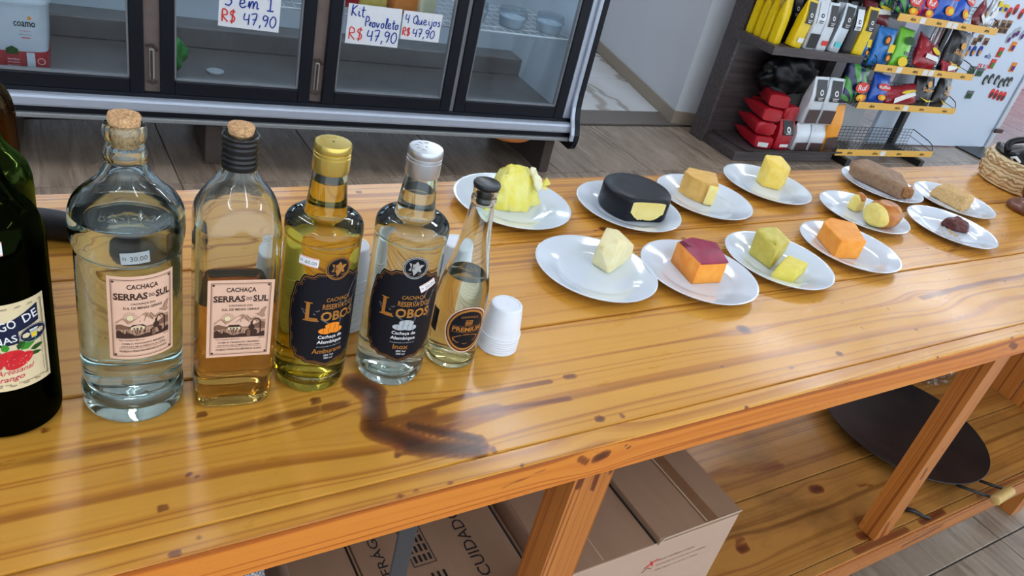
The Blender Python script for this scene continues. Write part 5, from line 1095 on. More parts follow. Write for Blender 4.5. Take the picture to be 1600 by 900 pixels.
# hand-written price signs
GL = {'3': [[(0.1, 0.9), (0.4, 1.0), (0.55, 0.8), (0.3, 0.55), (0.55, 0.35), (0.4, 0.05), (0.1, 0.1)]], '1': [[(0.1, 0.75), (0.3, 1.0), (0.3, 0.0)], [(0.08, 0.0), (0.55, 0.0)]], '4': [[(0.15, 1.0), (0.08, 0.45), (0.5, 0.5)], [(0.5, 0.95), (0.45, 0.0)]], '7': [[(0.05, 0.95), (0.5, 1.0), (0.25, 0.0)], [(0.15, 0.5), (0.5, 0.52)]],
      '9': [[(0.5, 0.85), (0.25, 1.0), (0.1, 0.75), (0.25, 0.55), (0.5, 0.75), (0.5, 0.85), (0.45, 0.4), (0.3, 0.0)]], '0': [[(0.3, 1.0), (0.08, 0.6), (0.12, 0.15), (0.35, 0.0), (0.55, 0.4), (0.5, 0.85), (0.3, 1.0)]], ',': [[(0.2, 0.12), (0.12, -0.2)]], 'R': [[(0.1, 0.0), (0.12, 1.0), (0.45, 0.9), (0.45, 0.6), (0.12, 0.5), (0.55, 0.0)]],
      '$': [[(0.5, 0.85), (0.25, 0.95), (0.12, 0.7), (0.45, 0.45), (0.4, 0.1), (0.1, 0.1)], [(0.35, 1.1), (0.25, -0.1)]], 'e': [[(0.05, 0.25), (0.35, 0.35), (0.3, 0.55), (0.1, 0.5), (0.05, 0.15), (0.25, 0.0), (0.5, 0.15)]], 'm': [[(0.0, 0.1), (0.08, 0.5), (0.1, 0.0)], [(0.1, 0.1), (0.25, 0.5), (0.35, 0.4), (0.35, 0.0)], [(0.35, 0.1), (0.5, 0.5), (0.62, 0.4), (0.62, 0.05), (0.75, 0.1)]],
      'K': [[(0.1, 1.05), (0.05, 0.0)], [(0.5, 1.0), (0.1, 0.5), (0.5, 0.05)]], 'i': [[(0.1, 0.5), (0.12, 0.1), (0.3, 0.05)], [(0.12, 0.72), (0.15, 0.76)]], 't': [[(0.2, 0.95), (0.15, 0.1), (0.35, 0.02)], [(0.0, 0.6), (0.4, 0.65)]], 'P': [[(0.1, 0.0), (0.15, 1.0), (0.5, 0.95), (0.5, 0.6), (0.15, 0.5)]], 'r': [[(0.0, 0.1), (0.1, 0.5), (0.15, 0.05)], [(0.12, 0.35), (0.35, 0.5)]],
      'o': [[(0.25, 0.5), (0.05, 0.3), (0.15, 0.0), (0.4, 0.1), (0.4, 0.4), (0.25, 0.5), (0.5, 0.4)]], 'v': [[(0.0, 0.5), (0.2, 0.0), (0.4, 0.5)]], 'l': [[(0.05, 0.1), (0.3, 0.9), (0.15, 1.0), (0.1, 0.1), (0.3, 0.05)]], 'Q': [[(0.4, 0.95), (0.08, 0.7), (0.1, 0.15), (0.45, 0.05), (0.6, 0.5), (0.45, 0.95), (0.3, 0.9)], [(0.35, 0.3), (0.7, -0.05)]], 'u': [[(0.0, 0.5), (0.05, 0.1), (0.25, 0.05), (0.4, 0.5), (0.4, 0.05), (0.5, 0.1)]],
      'j': [[(0.2, 0.5), (0.2, -0.3), (0.0, -0.35), (0.3, 0.1)], [(0.22, 0.72), (0.25, 0.76)]], 's': [[(0.3, 0.5), (0.08, 0.4), (0.3, 0.2), (0.2, 0.0), (0.0, 0.05)]]}
WID = {'m': 0.8, 'Q': 0.75, ',': 0.3, 'i': 0.32, 'j': 0.36, 'r': 0.38, 's': 0.38, 'l': 0.36, 't': 0.42, ' ': 0.45}
def hand(A, txt, s0, t0, h, mat, wd, slope=0.0, sx=1.0):
    x_ = s0
    for ch in txt:
        for st_ in GL.get(ch, []):
            pts_ = catmull(st_, 4) if len(st_) > 2 else st_
            A.line(mat, [(x_ + a * h * sx, t0 + b_ * h + slope * (x_ - s0)) for a, b_ in pts_], wd, 0.0008)
        x_ += WID.get(ch, 0.62) * h * sx
def sign(u0, u1, z0_, z1_, label, lines, tilt=0.0):
    w_, h_ = u1 - u0, z1_ - z0_; t = in_fridge((u0 + u1) / 2, 0.0475, (z0_ + z1_) / 2)
    me = MB(); n_ = 8
    V = []; F = []
    for d in (0.0, 0.0006):
        for i in range(n_ + 1):
            for j in range(n_ + 1):
                a, b_ = -w_ / 2 + w_ * i / n_, -h_ / 2 + h_ * j / n_; V.append((a, -d - 0.002 * abs(math.sin(a * 40 + b_ * 25)), b_))
    q = (n_ + 1) ** 2
    for i in range(n_):
        for j in range(n_):
            a = i * (n_ + 1) + j; F += [(q + a, q + a + n_ + 1, q + a + n_ + 2, q + a + 1), (a + 1, a + n_ + 2, a + n_ + 1, a)]
    o = obj('price_sign', mesh(V, F), 'paper_white', None, True); o.location = t; o.rotation_euler = (0, tilt, RZ); tag(o, label, 'sign', 'hand-written signs on the fridge doors')
    A = Flat(lambda s, t_, d: (s, -d - 0.0024, t_))
    for txt, s_, t_, hh, mat, wd, sl, sx in lines: hand(A, txt, s_, t_, hh, mat, wd, sl, sx)
    A.build(o, {'ink_blue': 'blue_handwriting', 'ink_red': 'red_handwriting'})
sign(-1.521, -1.312, 0.558, 0.705, 'white paper sign reading 3 em 1 on the second fridge door', [('3 em 1', -0.090, 0.000, 0.050, 'ink_blue', 0.0048, 0.0, 0.98), ('R$', -0.096, -0.056, 0.042, 'ink_red', 0.005, 0.0, 1.0), ('47,90', -0.022, -0.058, 0.040, 'ink_blue', 0.0044, 0.0, 1.05)], 0.02)
sign(-1.066, -0.857, 0.543, 0.692, 'larger white paper sign for the Kit Provoleto on the third fridge door', [('Kit', -0.092, 0.030, 0.040, 'ink_blue', 0.0046, 0.0, 1.0), ('Provoleto', -0.036, -0.004, 0.036, 'ink_blue', 0.0044, 0.0, 0.78), ('R$', -0.096, -0.058, 0.044, 'ink_red', 0.0044, 0.0, 1.1), ('47,90', -0.024, -0.058, 0.042, 'ink_blue', 0.0044, 0.0, 1.05)], 0.0)
sign(-0.850, -0.690, 0.580, 0.690, 'smaller white paper sign reading 4 Queijos on the third fridge door', [('4 Queijos', -0.072, 0.008, 0.034, 'ink_blue', 0.0038, 0.0, 0.92), ('R$', -0.076, -0.040, 0.030, 'ink_red', 0.0046, 0.0, 0.9), ('47,90', -0.034, -0.042, 0.032, 'ink_blue', 0.0040, 0.0, 1.05)], 0.0)
# ------------------------------------------------------------------ coffee shelf, snack rack, souvenir panel
SO, SR = Vector((3.60, 2.87, 0)), math.radians(-3)
def on_unit(u, y_, z): c, s = math.cos(SR), math.sin(SR); return (SO.x + c * u - s * y_, SO.y + s * u + c * y_, z)
US = thing('coffee_shelf', 'dark wood-grain display shelf stocked with coffee bags', 'shelf', SO, SR)
def upart(nm, mb, mat='dark_laminate', bevel=0.003, parent=None): return obj(nm, mb.me(bevel=bevel), mat, parent or US)
upart('back_panel', MB().box(-0.05, 0.82, 0.32, 0.345, 0.0005, 2.1)); upart('upright', MB().box(-0.07, -0.045, 0.28, 0.40, 0.0005, 2.1)); upart('upright', MB().box(0.72, 0.80, 0.27, 0.32, 0.0005, 2.1))
upart('plinth', MB().box(-0.05, 0.80, 0.01, 0.32, 0.0005, 0.055)); 
tr_ = MB(); sec = [(0.02, 0.058), (0.32, 0.058), (0.32, 0.066), (0.02, 0.066), (-0.035, 0.084), (-0.048, 0.094), (-0.044, 0.080)]
tr_.add([(x_, a, b_) for x_ in (0.03, 0.80) for a, b_ in sec], [tuple(range(6, -1, -1)), tuple(range(7, 14))] + [(i, (i + 1) % 7, (i + 1) % 7 + 7, i + 7) for i in range(7)]); upart('bottom_tray', tr_, 'dark_laminate', 0.0)
upart('shelf_board', MB().box(-0.075, 0.665, 0.0, 0.318, 0.627, 0.674)); upart('shelf_board', MB().box(-0.075, 0.80, 0.0, 0.318, 1.10, 1.147))
plain('foil_black', (26, 26, 30), 0.3, var=0.3); plain('foil_white', (214, 220, 226), 0.25, 0.15); plain('foil_silver', (190, 198, 206), 0.25, 0.5); plain('foil_yellow', (238, 204, 20), 0.3, var=0.12); plain('foil_crimson', (176, 22, 38), 0.3, var=0.15); plain('foil_darkbrown', (70, 48, 46), 0.35); plain('foil_amber', (240, 156, 36), 0.35)
def coffee_bag_me(w_, d_, h_, seed=0, lie=False):
    """gusseted bag: square base, pinched sealed top"""
    rn = random.Random(seed); V = []; F = []; zs = [0, 0.02, 0.1, 0.3, 0.5, 0.65, 0.76, 0.86, 0.93, 1.0]; n = 20; ox = rn.random() * 10
    for z in zs:
        if z < 0.6: fd = 1.0 if z > 0.015 else 0.92
        else: fd = 1 - (z - 0.6) / 0.4 * 0.93
        fw = 1.0 if z > 0.015 else 0.94
        for j in range(n):
            t = 2 * math.pi * j / n; e = (abs(math.cos(t)) ** 6 + abs(math.sin(t)) ** 6) ** (-1 / 6); x_, y_ = math.cos(t) * e, math.sin(t) * e
            b_ = 1 + 0.05 * mnoise.noise(Vector((x_ * 1.5 + ox, y_ * 1.5, z * 5)))
            V.append((x_ * w_ / 2 * fw * b_, y_ * d_ / 2 * fd * b_, z * h_ + (0.0 if z < 0.01 else 0.004 * mnoise.noise(Vector((x_ + ox, y_, z * 4))))))
    for i in range(len(zs) - 1):
        for j in range(n): F.append((i * n + j, i * n + (j + 1) % n, (i + 1) * n + (j + 1) % n, (i + 1) * n + j))
    F += [tuple(range(n - 1, -1, -1)), tuple(range((len(zs) - 1) * n, len(zs) * n))]
    return autosmooth(mesh(V, F), 50)
def coffee_bag(label, u, y_, z, w_, d_, h_, mat, top=None, low=None, tagc=None, rot=0.0, tilt=(0, 0), seed=0, group='coffee bags on the upper shelf'):
    t = thing('coffee_bag', label, 'coffee bag', on_unit(u, y_, z), SR + rot, group); t.rotation_euler = (tilt[0], tilt[1], SR + rot)
    obj('bag_body', coffee_bag_me(w_, d_, h_, seed), mat, t)
    yy = -d_ / 2 * 1.06 - 0.002; A = Flat(lambda s, q, d: (s, (yy if q < 0.6 * h_ else yy * (1 - (q / h_ - 0.6) / 0.4 * 0.93) - 0.002) - d, q))
    def band(m_, a, b_, wk=0.40):
        V = []; F = []; k = 6
        for i in range(k + 1):
            q = (a + (b_ - a) * i / k) * h_; V += [(-wk * w_, q), (wk * w_, q)]
        A.put(m_, V, [(2 * i, 2 * i + 1, 2 * i + 3, 2 * i + 2) for i in range(k)], d=0.001)
    if top: band(top, 0.52, 0.95, 0.34); em = 'ink_white' if top != 'foil_white' else 'ink_black'; A.disc(em, 0, 0.70 * h_, w_ * 0.13, 0.003, 16); A.disc(top, 0, 0.70 * h_, w_ * 0.07, 0.0036, 12); A.rect(em, -w_ * 0.2, w_ * 0.2, 0.585 * h_, 0.605 * h_, 0.003, 1); A.rect(em, -w_ * 0.16, w_ * 0.16, 0.550 * h_, 0.565 * h_, 0.003, 1)
    if low: band(low, 0.03, 0.33, 0.42)
    if tagc: A.rect(tagc, -w_ * 0.28, w_ * 0.28, 0.12 * h_, 0.22 * h_, 0.002, 1)
    A.build(t, {'foil_black': 'front_panel', 'foil_white': 'front_panel', 'ink_white': 'emblem', 'ink_black': 'emblem', 'foil_darkbrown': 'lower_panel', 'foil_amber': 'upper_panel'})
    return t
zt = 0.6745
for i, (u, y_) in enumerate(((-0.02, 0.08), (-0.025, 0.14), (-0.02, 0.20), (-0.025, 0.26))):
    coffee_bag('plain yellow coffee bag, %s in the row along the upper shelf end' % ('first', 'second', 'third', 'fourth')[i], u + 0.01, y_, zt, 0.075, 0.05, 0.25, 'foil_yellow', None, seed=i, rot=0.3, group='yellow coffee bags at the upper shelf end')
front = [(0.105, 0.05, 'yellow coffee bag with black panel left of the white ones', 'foil_yellow', 'foil_black', None, 'ink_white', 0.12), (0.215, 0.05, 'white and charcoal coffee bag between yellow and red-tagged bags', 'foil_white', 'foil_white', 'foil_black', None, 0.0), (0.300, 0.045, 'white coffee bag with red tag', 'foil_white', 'foil_black', None, 'ink_red', 0.0), (0.405, 0.04, 'silver white coffee bag with turquoise tag', 'foil_silver', 'foil_black', None, 'ink_cyan', 0.08), (0.530, 0.055, 'black coffee bag with white panel', 'foil_black', 'foil_white', None, None, 0.0), (0.625, 0.05, 'yellow coffee bag at the snack rack end of the upper shelf', 'foil_yellow', 'foil_black', None, None, 0.04)]
for i, (u, y_, lb, mt, tp_, lw, tg, tl) in enumerate(front): coffee_bag(lb, u, y_, zt, 0.088, 0.062, 0.255 + 0.008 * (i % 2), mt, tp_, lw, tg, 0.05 * (-1) ** i, (0.0, tl), 20 + i)
for i in range(5): coffee_bag('black coffee bag, %s in the second row on the upper shelf' % ('first', 'second', 'third', 'fourth', 'fifth')[i], 0.13 + 0.118 * i, 0.16, zt, 0.09, 0.062, 0.26, 'foil_black', 'foil_white' if i % 2 else 'foil_black', None, None, 0.06 * (-1) ** i, (0, 0), 40 + i, 'second row of coffee bags on the upper shelf')
# lower tray: crimson bags lying in a pile, white, amber
zb = 0.0685
def lying(label, u, y_, z, rot, seed, mat='foil_crimson', sticker=False, w_=0.125, d_=0.075, h_=0.27):
    t = thing('coffee_bag', label, 'coffee bag', on_unit(u, y_, z + d_ / 2 * 1.05), 0, 'crimson coffee bags on the lower shelf')
    body = obj('bag_body', coffee_bag_me(w_, d_, h_, seed), mat, t)
    t.rotation_euler = (-math.pi / 2, 0, SR + rot)          # base toward the customer, seal toward the back
    A = Flat(lambda s, q, d: (s, q, -d - 0.0006))
    if sticker: A.rect('ink_white', -0.035, 0.035, -0.002, 0.026, 0.001, 1); A.build(t, {'ink_white': 'white_sticker'})
    A = Flat(lambda s, q, d: (s, -d_ / 2 * 1.07 - d, q)); A.rect('ink_grey', -0.03, 0.03, 0.06, 0.15, 0.001, 1); A.build(t, {'ink_grey': 'front_print'})
for i, (u, z, rt, lb, stk) in enumerate(((0.17, zb, -0.25, 'crimson coffee bag lying at the bottom of the pile with white sticker', True), (0.15, zb + 0.083, -0.30, 'crimson coffee bag lying second from the bottom', False), (0.165, zb + 0.166, -0.28, 'crimson coffee bag lying third in the pile', False), (0.18, zb + 0.249, -0.45, 'crimson coffee bag on top of the pile', False))):
    lying(lb, u, 0.03 + 0.005 * i, z, rt, 60 + i, sticker=stk)
lying('crimson coffee bag lying above the standing crimson one', 0.315, 0.04, zb + 0.185, 0.1, 66)
coffee_bag('standing crimson coffee bag with black top and white sticker', 0.325, 0.06, zb, 0.125, 0.085, 0.185, 'foil_crimson', 'foil_black', None, 'ink_white', 0.0, (0, 0), 70, 'crimson coffee bags on the lower shelf')
for i, (u, z, lb) in enumerate(((0.475, zb, 'white coffee bag standing below beside the crimson pile'), (0.61, zb, 'white coffee bag standing below beside the amber one'), (0.475, zb + 0.168, 'white coffee bag stacked above with black panel near the crimson pile'), (0.61, zb + 0.168, 'white coffee bag stacked above with black panel near the rack'))):
    coffee_bag(lb, u, 0.055 + (0.01 if i > 1 else 0), z, 0.128, 0.08, 0.165 if i < 2 else 0.28, 'foil_white', None if i < 2 else 'foil_black', 'foil_darkbrown', None, 0.05 * (-1) ** i, (0, 0), 80 + i, 'white coffee bags on the lower shelf')
coffee_bag('amber and brown coffee bag leaning at the lower tray end', 0.735, 0.05, zb, 0.12, 0.07, 0.29, 'foil_amber', None, 'foil_darkbrown', None, 0.0, (0, -0.10), 90, 'white coffee bags on the lower shelf')
def crumple(name, label, cat, u, y_, z, sx, sy, sz, mat, seed):
    bm = bmesh.new(); bmesh.ops.create_icosphere(bm, subdivisions=4, radius=1.0); rn = random.Random(seed); o3 = Vector((rn.random() * 9, rn.random() * 9, 0))
    for v in bm.verts: v.co *= 1 + 0.3 * mnoise.fractal(v.co * 2.0 + o3, 1.0, 2.0, 3); v.co = Vector((v.co.x * sx, v.co.y * sy, max(v.co.z, -0.9) * sz))
    me = bpy.data.meshes.new(name); bm.to_mesh(me); bm.free(); o = obj(name, me, mat, None, True); o.location = on_unit(u, y_, z + 0.9 * sz); return tag(o, label, cat)
crumple('black_sack', 'crumpled black plastic sack at the back of the lower coffee shelf', 'sack', 0.36, 0.22, 0.35, 0.24, 0.07, 0.12, 'black_film', 5)

# --- wire snack rack
plain('rack_black', (20, 21, 24), 0.45); plain('strip_yellow', (240, 186, 84), 0.45, var=0.05); plain('wire_black', (34, 35, 38), 0.4)
RK = thing('snack_rack', 'black wire snack rack with four yellow price strips', 'rack', SO, SR)
def rpart(nm, mb, mat, bevel=0.0, parent=None): return obj(nm, mb.me(bevel=bevel), mat, parent or RK)
for u in (0.86, 1.62): rpart('post', MB().box(u, u + 0.045, 0.205, 0.245, 0.0005, 1.7), 'rack_black', 0.003); rpart('foot', MB().box(u, u + 0.045, -0.06, 0.245, 0.0005, 0.045), 'rack_black', 0.003)
LV = ((0.938, 's'), (0.640, 's'), (0.405, 's'), (0.092, 's'))
for z1_, _ in LV:
    s_ = rpart('wire_tray', MB(), 'wire_black') if False else None
    mb = MB(); zz = z1_ - 0.036
    for k in range(9): y_ = 0.01 + 0.195 * k / 8; mb.tube([(0.80, y_, zz), (1.79, y_, zz)], 0.002, 4)
    for k in range(26): x_ = 0.80 + 0.99 * k / 25; mb.tube([(x_, 0.005, zz - 0.003), (x_, 0.205, zz - 0.003), (x_, 0.208, zz + 0.11)], 0.0017, 4)
    for k in range(5): mb.tube([(0.80, 0.206, zz + 0.02 + 0.022 * k), (1.79, 0.206, zz + 0.02 + 0.022 * k)], 0.0017, 4)
    for x_ in (0.80, 1.79):
        mb.tube([(x_, 0.205, zz + 0.11), (x_, 0.06, zz + 0.085), (x_, 0.02, zz + 0.070), (x_, 0.004, zz + 0.045), (x_, 0.004, zz)], 0.0032, 5); mb.tube([(x_, 0.205, zz + 0.06), (x_, 0.004, zz + 0.03)], 0.002, 4)
    s_ = rpart('wire_tray', mb, 'wire_black')
    p_ = rpart('price_strip', MB().box(0.795, 1.795, -0.006, 0.0, z1_ - 0.042, z1_), 'strip_yellow', 0.001, s_)
    A = Flat(lambda s, t, d: (s, -0.0065 - d, t)); 
    for k in range(4): A.fit('ink_brown', 'oferta', 0.93 + 0.25 * k, z1_ - 0.021, 0.05, 0.020, 0.02)
    for q in (0.20, 0.46, 0.52) if z1_ > 0.5 else (0.44,): A.rect('ink_white', 0.795 + q, 0.845 + q, z1_ - 0.039, z1_ - 0.004, 0.0005, 1)
    A.build(s_, {'ink_brown': 'strip_print', 'ink_white': 'price_card'})
def rays_mat(name, a, b, n):
    k = NT(name); v = k.coord('Object'); sx = k.n('ShaderNodeSeparateXYZ'); k.l(v, sx.inputs[0])
    at = k.math('ARCTAN2', sx.outputs[2], sx.outputs[0]); s = k.math('SINE', k.math('MULTIPLY', at, float(n)))
    nz = k.noise(v, 30, 2); k.l(k.mixc(k.ramp(k.math('ADD', s, k.math('MULTIPLY', nz, 0.4)), [(0.1, 0.0), (0.3, 1.0)]), lin(a), lin(b)), k.b.inputs['Base Color']); k.set(Roughness=0.28, Coat_Weight=0.4); MAT[name] = k.m
rays_mat('pack_green_rays', (74, 158, 62), (20, 34, 84), 13); rays_mat('pack_violet_rays', (88, 40, 130), (212, 44, 60), 11)
plain('pack_blue', (22, 84, 190), 0.28, var=0.2, vscale=9, coat=0.4); plain('pack_sky', (30, 118, 196), 0.28, var=0.3, vscale=12, coat=0.4); plain('pack_lime', (120, 206, 52), 0.28, var=0.2, vscale=8, coat=0.4); plain('pack_crimson', (164, 26, 44), 0.28, var=0.3, vscale=10, coat=0.4); plain('pack_black', (26, 25, 28), 0.3, var=0.3, vscale=9, coat=0.3); plain('pack_maroon', (112, 30, 40), 0.3, var=0.4, vscale=14, coat=0.3); plain('pack_violet', (84, 36, 120), 0.3); plain('pack_silver', (200, 206, 212), 0.2, 0.6)
def pillow_me(w_, h_, d_, seed):
    rn = random.Random(seed); ox = rn.random() * 20; nx, nz = 14, 18; V = []; F = []
    for side in (-1, 1):
        for j in range(nz + 1):
            b_ = j / nz
            for i in range(nx + 1):
                a = -1 + 2 * i / nx
                th = d_ / 2 * max(0.0, 1 - abs(a) ** 2.6) ** 0.6 * max(0.0, math.sin(math.pi * min(1, max(0, (b_ - 0.05) / 0.9)))) ** 0.55
                th *= 1 + 0.35 * mnoise.noise(Vector((a * 2.2 + ox, b_ * 4, side)))
                x_ = a * w_ / 2 * (1 - 0.10 * math.sin(math.pi * b_)); V.append((x_ + 0.004 * mnoise.noise(Vector((a, b_ * 5, ox))), side * th, b_ * h_ + (0.004 * (i % 2) if j in (0, nz) else 0)))
    q = (nx + 1) * (nz + 1)
    for j in range(nz):
        for i in range(nx):
            a = j * (nx + 1) + i; F += [(a, a + 1, a + nx + 2, a + nx + 1), (q + a + 1, q + a, q + a + nx + 1, q + a + nx + 2)]
    me = mesh(V, F, smooth=True); bm = bmesh.new(); bm.from_mesh(me); bmesh.ops.remove_doubles(bm, verts=bm.verts, dist=0.0004); bmesh.ops.recalc_face_normals(bm, faces=bm.faces); bm.to_mesh(me); bm.free(); return me
def snack(label, u, y_, z, w_, h_, d_, mat, seed, art=None, lean=0.25, yaw=0.0, roll=0.0, group='snack packs on the wire rack'):
    t = thing('snack_pack', label, 'snack pack', on_unit(u, y_, z), 0, group); t.rotation_euler = (-lean, roll, SR + yaw)
    obj('pack_body', pillow_me(w_, h_, d_, seed), mat, t)
    A = Flat(lambda s, q, d: (s, -d_ * 0.56 - d, q))
    if art == 'ruffles': A.disc('ink_red', 0, h_ * 0.60, w_ * 0.36, 0.001, 20, h_ * 0.11); A.fit('ink_white', 'Ruffles', 0, h_ * 0.60, w_ * 0.58, h_ * 0.10, 0.02, rot=0.1, d=0.002); A.disc('ink_orange', 0, h_ * 0.27, w_ * 0.22, 0.001, 16, h_ * 0.10); A.disc('ink_yellow', w_ * 0.05, h_ * 0.27, w_ * 0.13, 0.002, 14, h_ * 0.06)
    elif art == 'burst': A.disc('ink_red', w_ * 0.05, h_ * 0.38, w_ * 0.28, 0.001, 16, h_ * 0.12); A.fit('ink_white', 'Ruf', w_ * 0.05, h_ * 0.38, w_ * 0.34, h_ * 0.12, 0.02, d=0.002); A.disc('ink_orange', w_ * 0.08, h_ * 0.16, w_ * 0.20, 0.001, 14, h_ * 0.08); A.disc('ink_yellow', w_ * 0.05, h_ * 0.17, w_ * 0.10, 0.002, 12, h_ * 0.05)
    elif art == 'gold': A.disc('ink_gold', 0, h_ * 0.66, w_ * 0.10, 0.001, 12); A.fit('ink_gold', 'Sabor', 0, h_ * 0.50, w_ * 0.55, h_ * 0.11, 0.01, d=0.001, shear=0.3); A.put('ink_yellow', [(-w_ * 0.35, 0), (w_ * 0.05, -h_ * 0.09), (w_ * 0.36, -h_ * 0.02), (w_ * 0.05, -h_ * 0.04)], [(0, 1, 2, 3)], 0, h_ * 0.26, 0, 0.001)
    elif art == 'cookie':
        for cx, cz, r in ((-0.12, 0.70, 0.17), (0.18, 0.28, 0.15)): A.disc('ink_brown', cx * w_, cz * h_, r * w_, 0.001, 16); A.disc('ink_orange', cx * w_, cz * h_, r * w_ * 0.6, 0.002, 12)
        A.rect('ink_yellow', w_ * 0.05, w_ * 0.36, h_ * 0.42, h_ * 0.62, 0.001, 1)
    elif art == 'swash': A.put('ink_white', [(-w_ * 0.32, -0.01), (w_ * 0.30, 0.0), (w_ * 0.26, 0.03), (-w_ * 0.28, 0.02)], [(0, 1, 2, 3)], 0, h_ * 0.36, 0.1, 0.001); A.disc('ink_yellow', w_ * 0.1, h_ * 0.65, w_ * 0.2, 0.001, 14, h_ * 0.08)
    elif art == 'lime': A.disc('ink_darkgreen', 0, h_ * 0.72, w_ * 0.3, 0.001, 16, h_ * 0.1); A.disc('ink_yellow', 0, h_ * 0.2, w_ * 0.3, 0.001, 16, h_ * 0.12); A.fit('ink_purple', 'tex', w_ * 0.1, h_ * 0.42, w_ * 0.4, h_ * 0.1, 0.02, d=0.001)
    A.build(t, {k_: 'printed_' + k_[4:] + '_mark' for k_ in ('ink_red', 'ink_white', 'ink_orange', 'ink_yellow', 'ink_gold', 'ink_brown', 'ink_darkgreen', 'ink_purple')})
    return t
z1_, z2_, z3_ = 0.906, 0.608, 0.373
G1, G2, G3 = 'snack packs on the top wire tray', 'snack packs on the middle wire tray', 'snack packs on the lower wire tray'
snack('green rayed snack pack nearest the coffee shelf on the top tray', 0.83, 0.12, z1_, 0.20, 0.27, 0.07, 'pack_green_rays', 1, None, 0.3, 0.2, 0.15, G1)
snack('green rayed snack pack with red badge beside the violet one', 0.93, 0.06, z1_, 0.20, 0.26, 0.07, 'pack_green_rays', 2, 'burst', 0.2, -0.1, 0.1, G1)
snack('violet and red rayed snack pack', 1.08, 0.06, z1_, 0.20, 0.27, 0.07, 'pack_violet_rays', 3, 'burst', 0.2, 0, 0.1, G1)
snack('blue chip pack with red oval beside the violet pack', 1.27, 0.06, z1_, 0.21, 0.28, 0.08, 'pack_blue', 4, 'ruffles', 0.2, 0, 0.1, G1)
snack('blue chip pack leaning toward the maroon pack', 1.45, 0.07, z1_, 0.20, 0.27, 0.07, 'pack_blue', 5, 'ruffles', 0.25, 0.1, 0.3, G1)
snack('maroon and yellow snack pack tipped over on the top tray', 1.60, 0.05, z1_ + 0.005, 0.15, 0.20, 0.06, 'pack_maroon', 6, 'swash', 0.3, 0, 0.8, G1)
snack('silver and red snack pack at the top tray end', 1.72, 0.05, z1_, 0.10, 0.27, 0.05, 'pack_silver', 7, 'swash', 0.15, 0, 0.25, G1)
snack('sky blue cookie pack nearest the coffee shelf', 0.70, 0.06, z2_ + 0.012, 0.13, 0.22, 0.06, 'pack_sky', 8, 'cookie', 0.2, 0.1, 0.0, G2)
snack('sky blue cookie pack with yellow corner on the middle tray', 0.86, 0.045, z2_, 0.18, 0.23, 0.07, 'pack_sky', 9, 'cookie', 0.15, 0, 0.05, G2)
snack('lime green snack pack on the middle tray', 1.05, 0.05, z2_, 0.16, 0.24, 0.07, 'pack_lime', 10, 'lime', 0.2, 0, 0.1, G2)
snack('maroon snack pack lying on top of the cookie packs', 0.76, 0.10, z2_ + 0.235, 0.27, 0.13, 0.08, 'pack_maroon', 11, 'swash', 0.5, 0, 0.1, G2)
snack('violet snack pack peeking out behind the lime one', 1.13, 0.14, z2_, 0.14, 0.22, 0.06, 'pack_violet', 12, None, 0.2, 0, 0.4, G2)
snack('crimson snack pack slumped on the middle tray', 1.33, 0.06, z2_, 0.26, 0.21, 0.09, 'pack_crimson', 13, 'swash', 0.4, 0, 0.3, G2)
o = snack('maroon and white striped stick pack standing behind the crimson pack', 1.42, 0.13, z2_ + 0.05, 0.09, 0.30, 0.03, 'pack_silver', 14, None, 0.1, 0, 0.1, G2)
A = Flat(lambda s, q, d: (s, -0.0185 - d, q))
for k in range(4): A.rect('pack_maroon', -0.038 + 0.021 * k, -0.027 + 0.021 * k, 0.02, 0.285, 0.001, 1)
A.build(o, {'pack_maroon': 'stripe_print'})
snack('black and gold snack pack on the middle tray', 1.58, 0.06, z2_, 0.22, 0.28, 0.08, 'pack_black', 15, 'gold', 0.2, -0.1, 0.2, G2)
snack('crimson and white snack pack lying at the middle tray edge', 1.56, 0.02, z2_ + 0.004, 0.16, 0.09, 0.05, 'pack_crimson', 16, 'swash', 0.5, 0, 0.0, G2)
snack('green rayed snack pack on the lower tray', 0.79, 0.05, z3_, 0.26, 0.27, 0.09, 'pack_green_rays', 17, 'burst', 0.2, 0.1, 0.0, G3)
snack('small blue chip pack on the lower tray', 1.02, 0.05, z3_, 0.18, 0.19, 0.07, 'pack_blue', 18, 'ruffles', 0.25, 0, 0.1, G3)
snack('crimson and gold snack pack lying on the lower tray', 1.27, 0.05, z3_ + 0.004, 0.34, 0.13, 0.08, 'pack_crimson', 19, 'swash', 0.4, 0, -0.15, G3)
snack('black and gold snack pack in the middle of the lower tray', 1.48, 0.06, z3_, 0.22, 0.23, 0.08, 'pack_black', 20, 'gold', 0.3, 0, 0.1, G3)
snack('black and silver snack pack at the lower tray end', 1.66, 0.06, z3_, 0.18, 0.22, 0.08, 'pack_black', 21, 'gold', 0.2, 0.1, 0.25, G3)

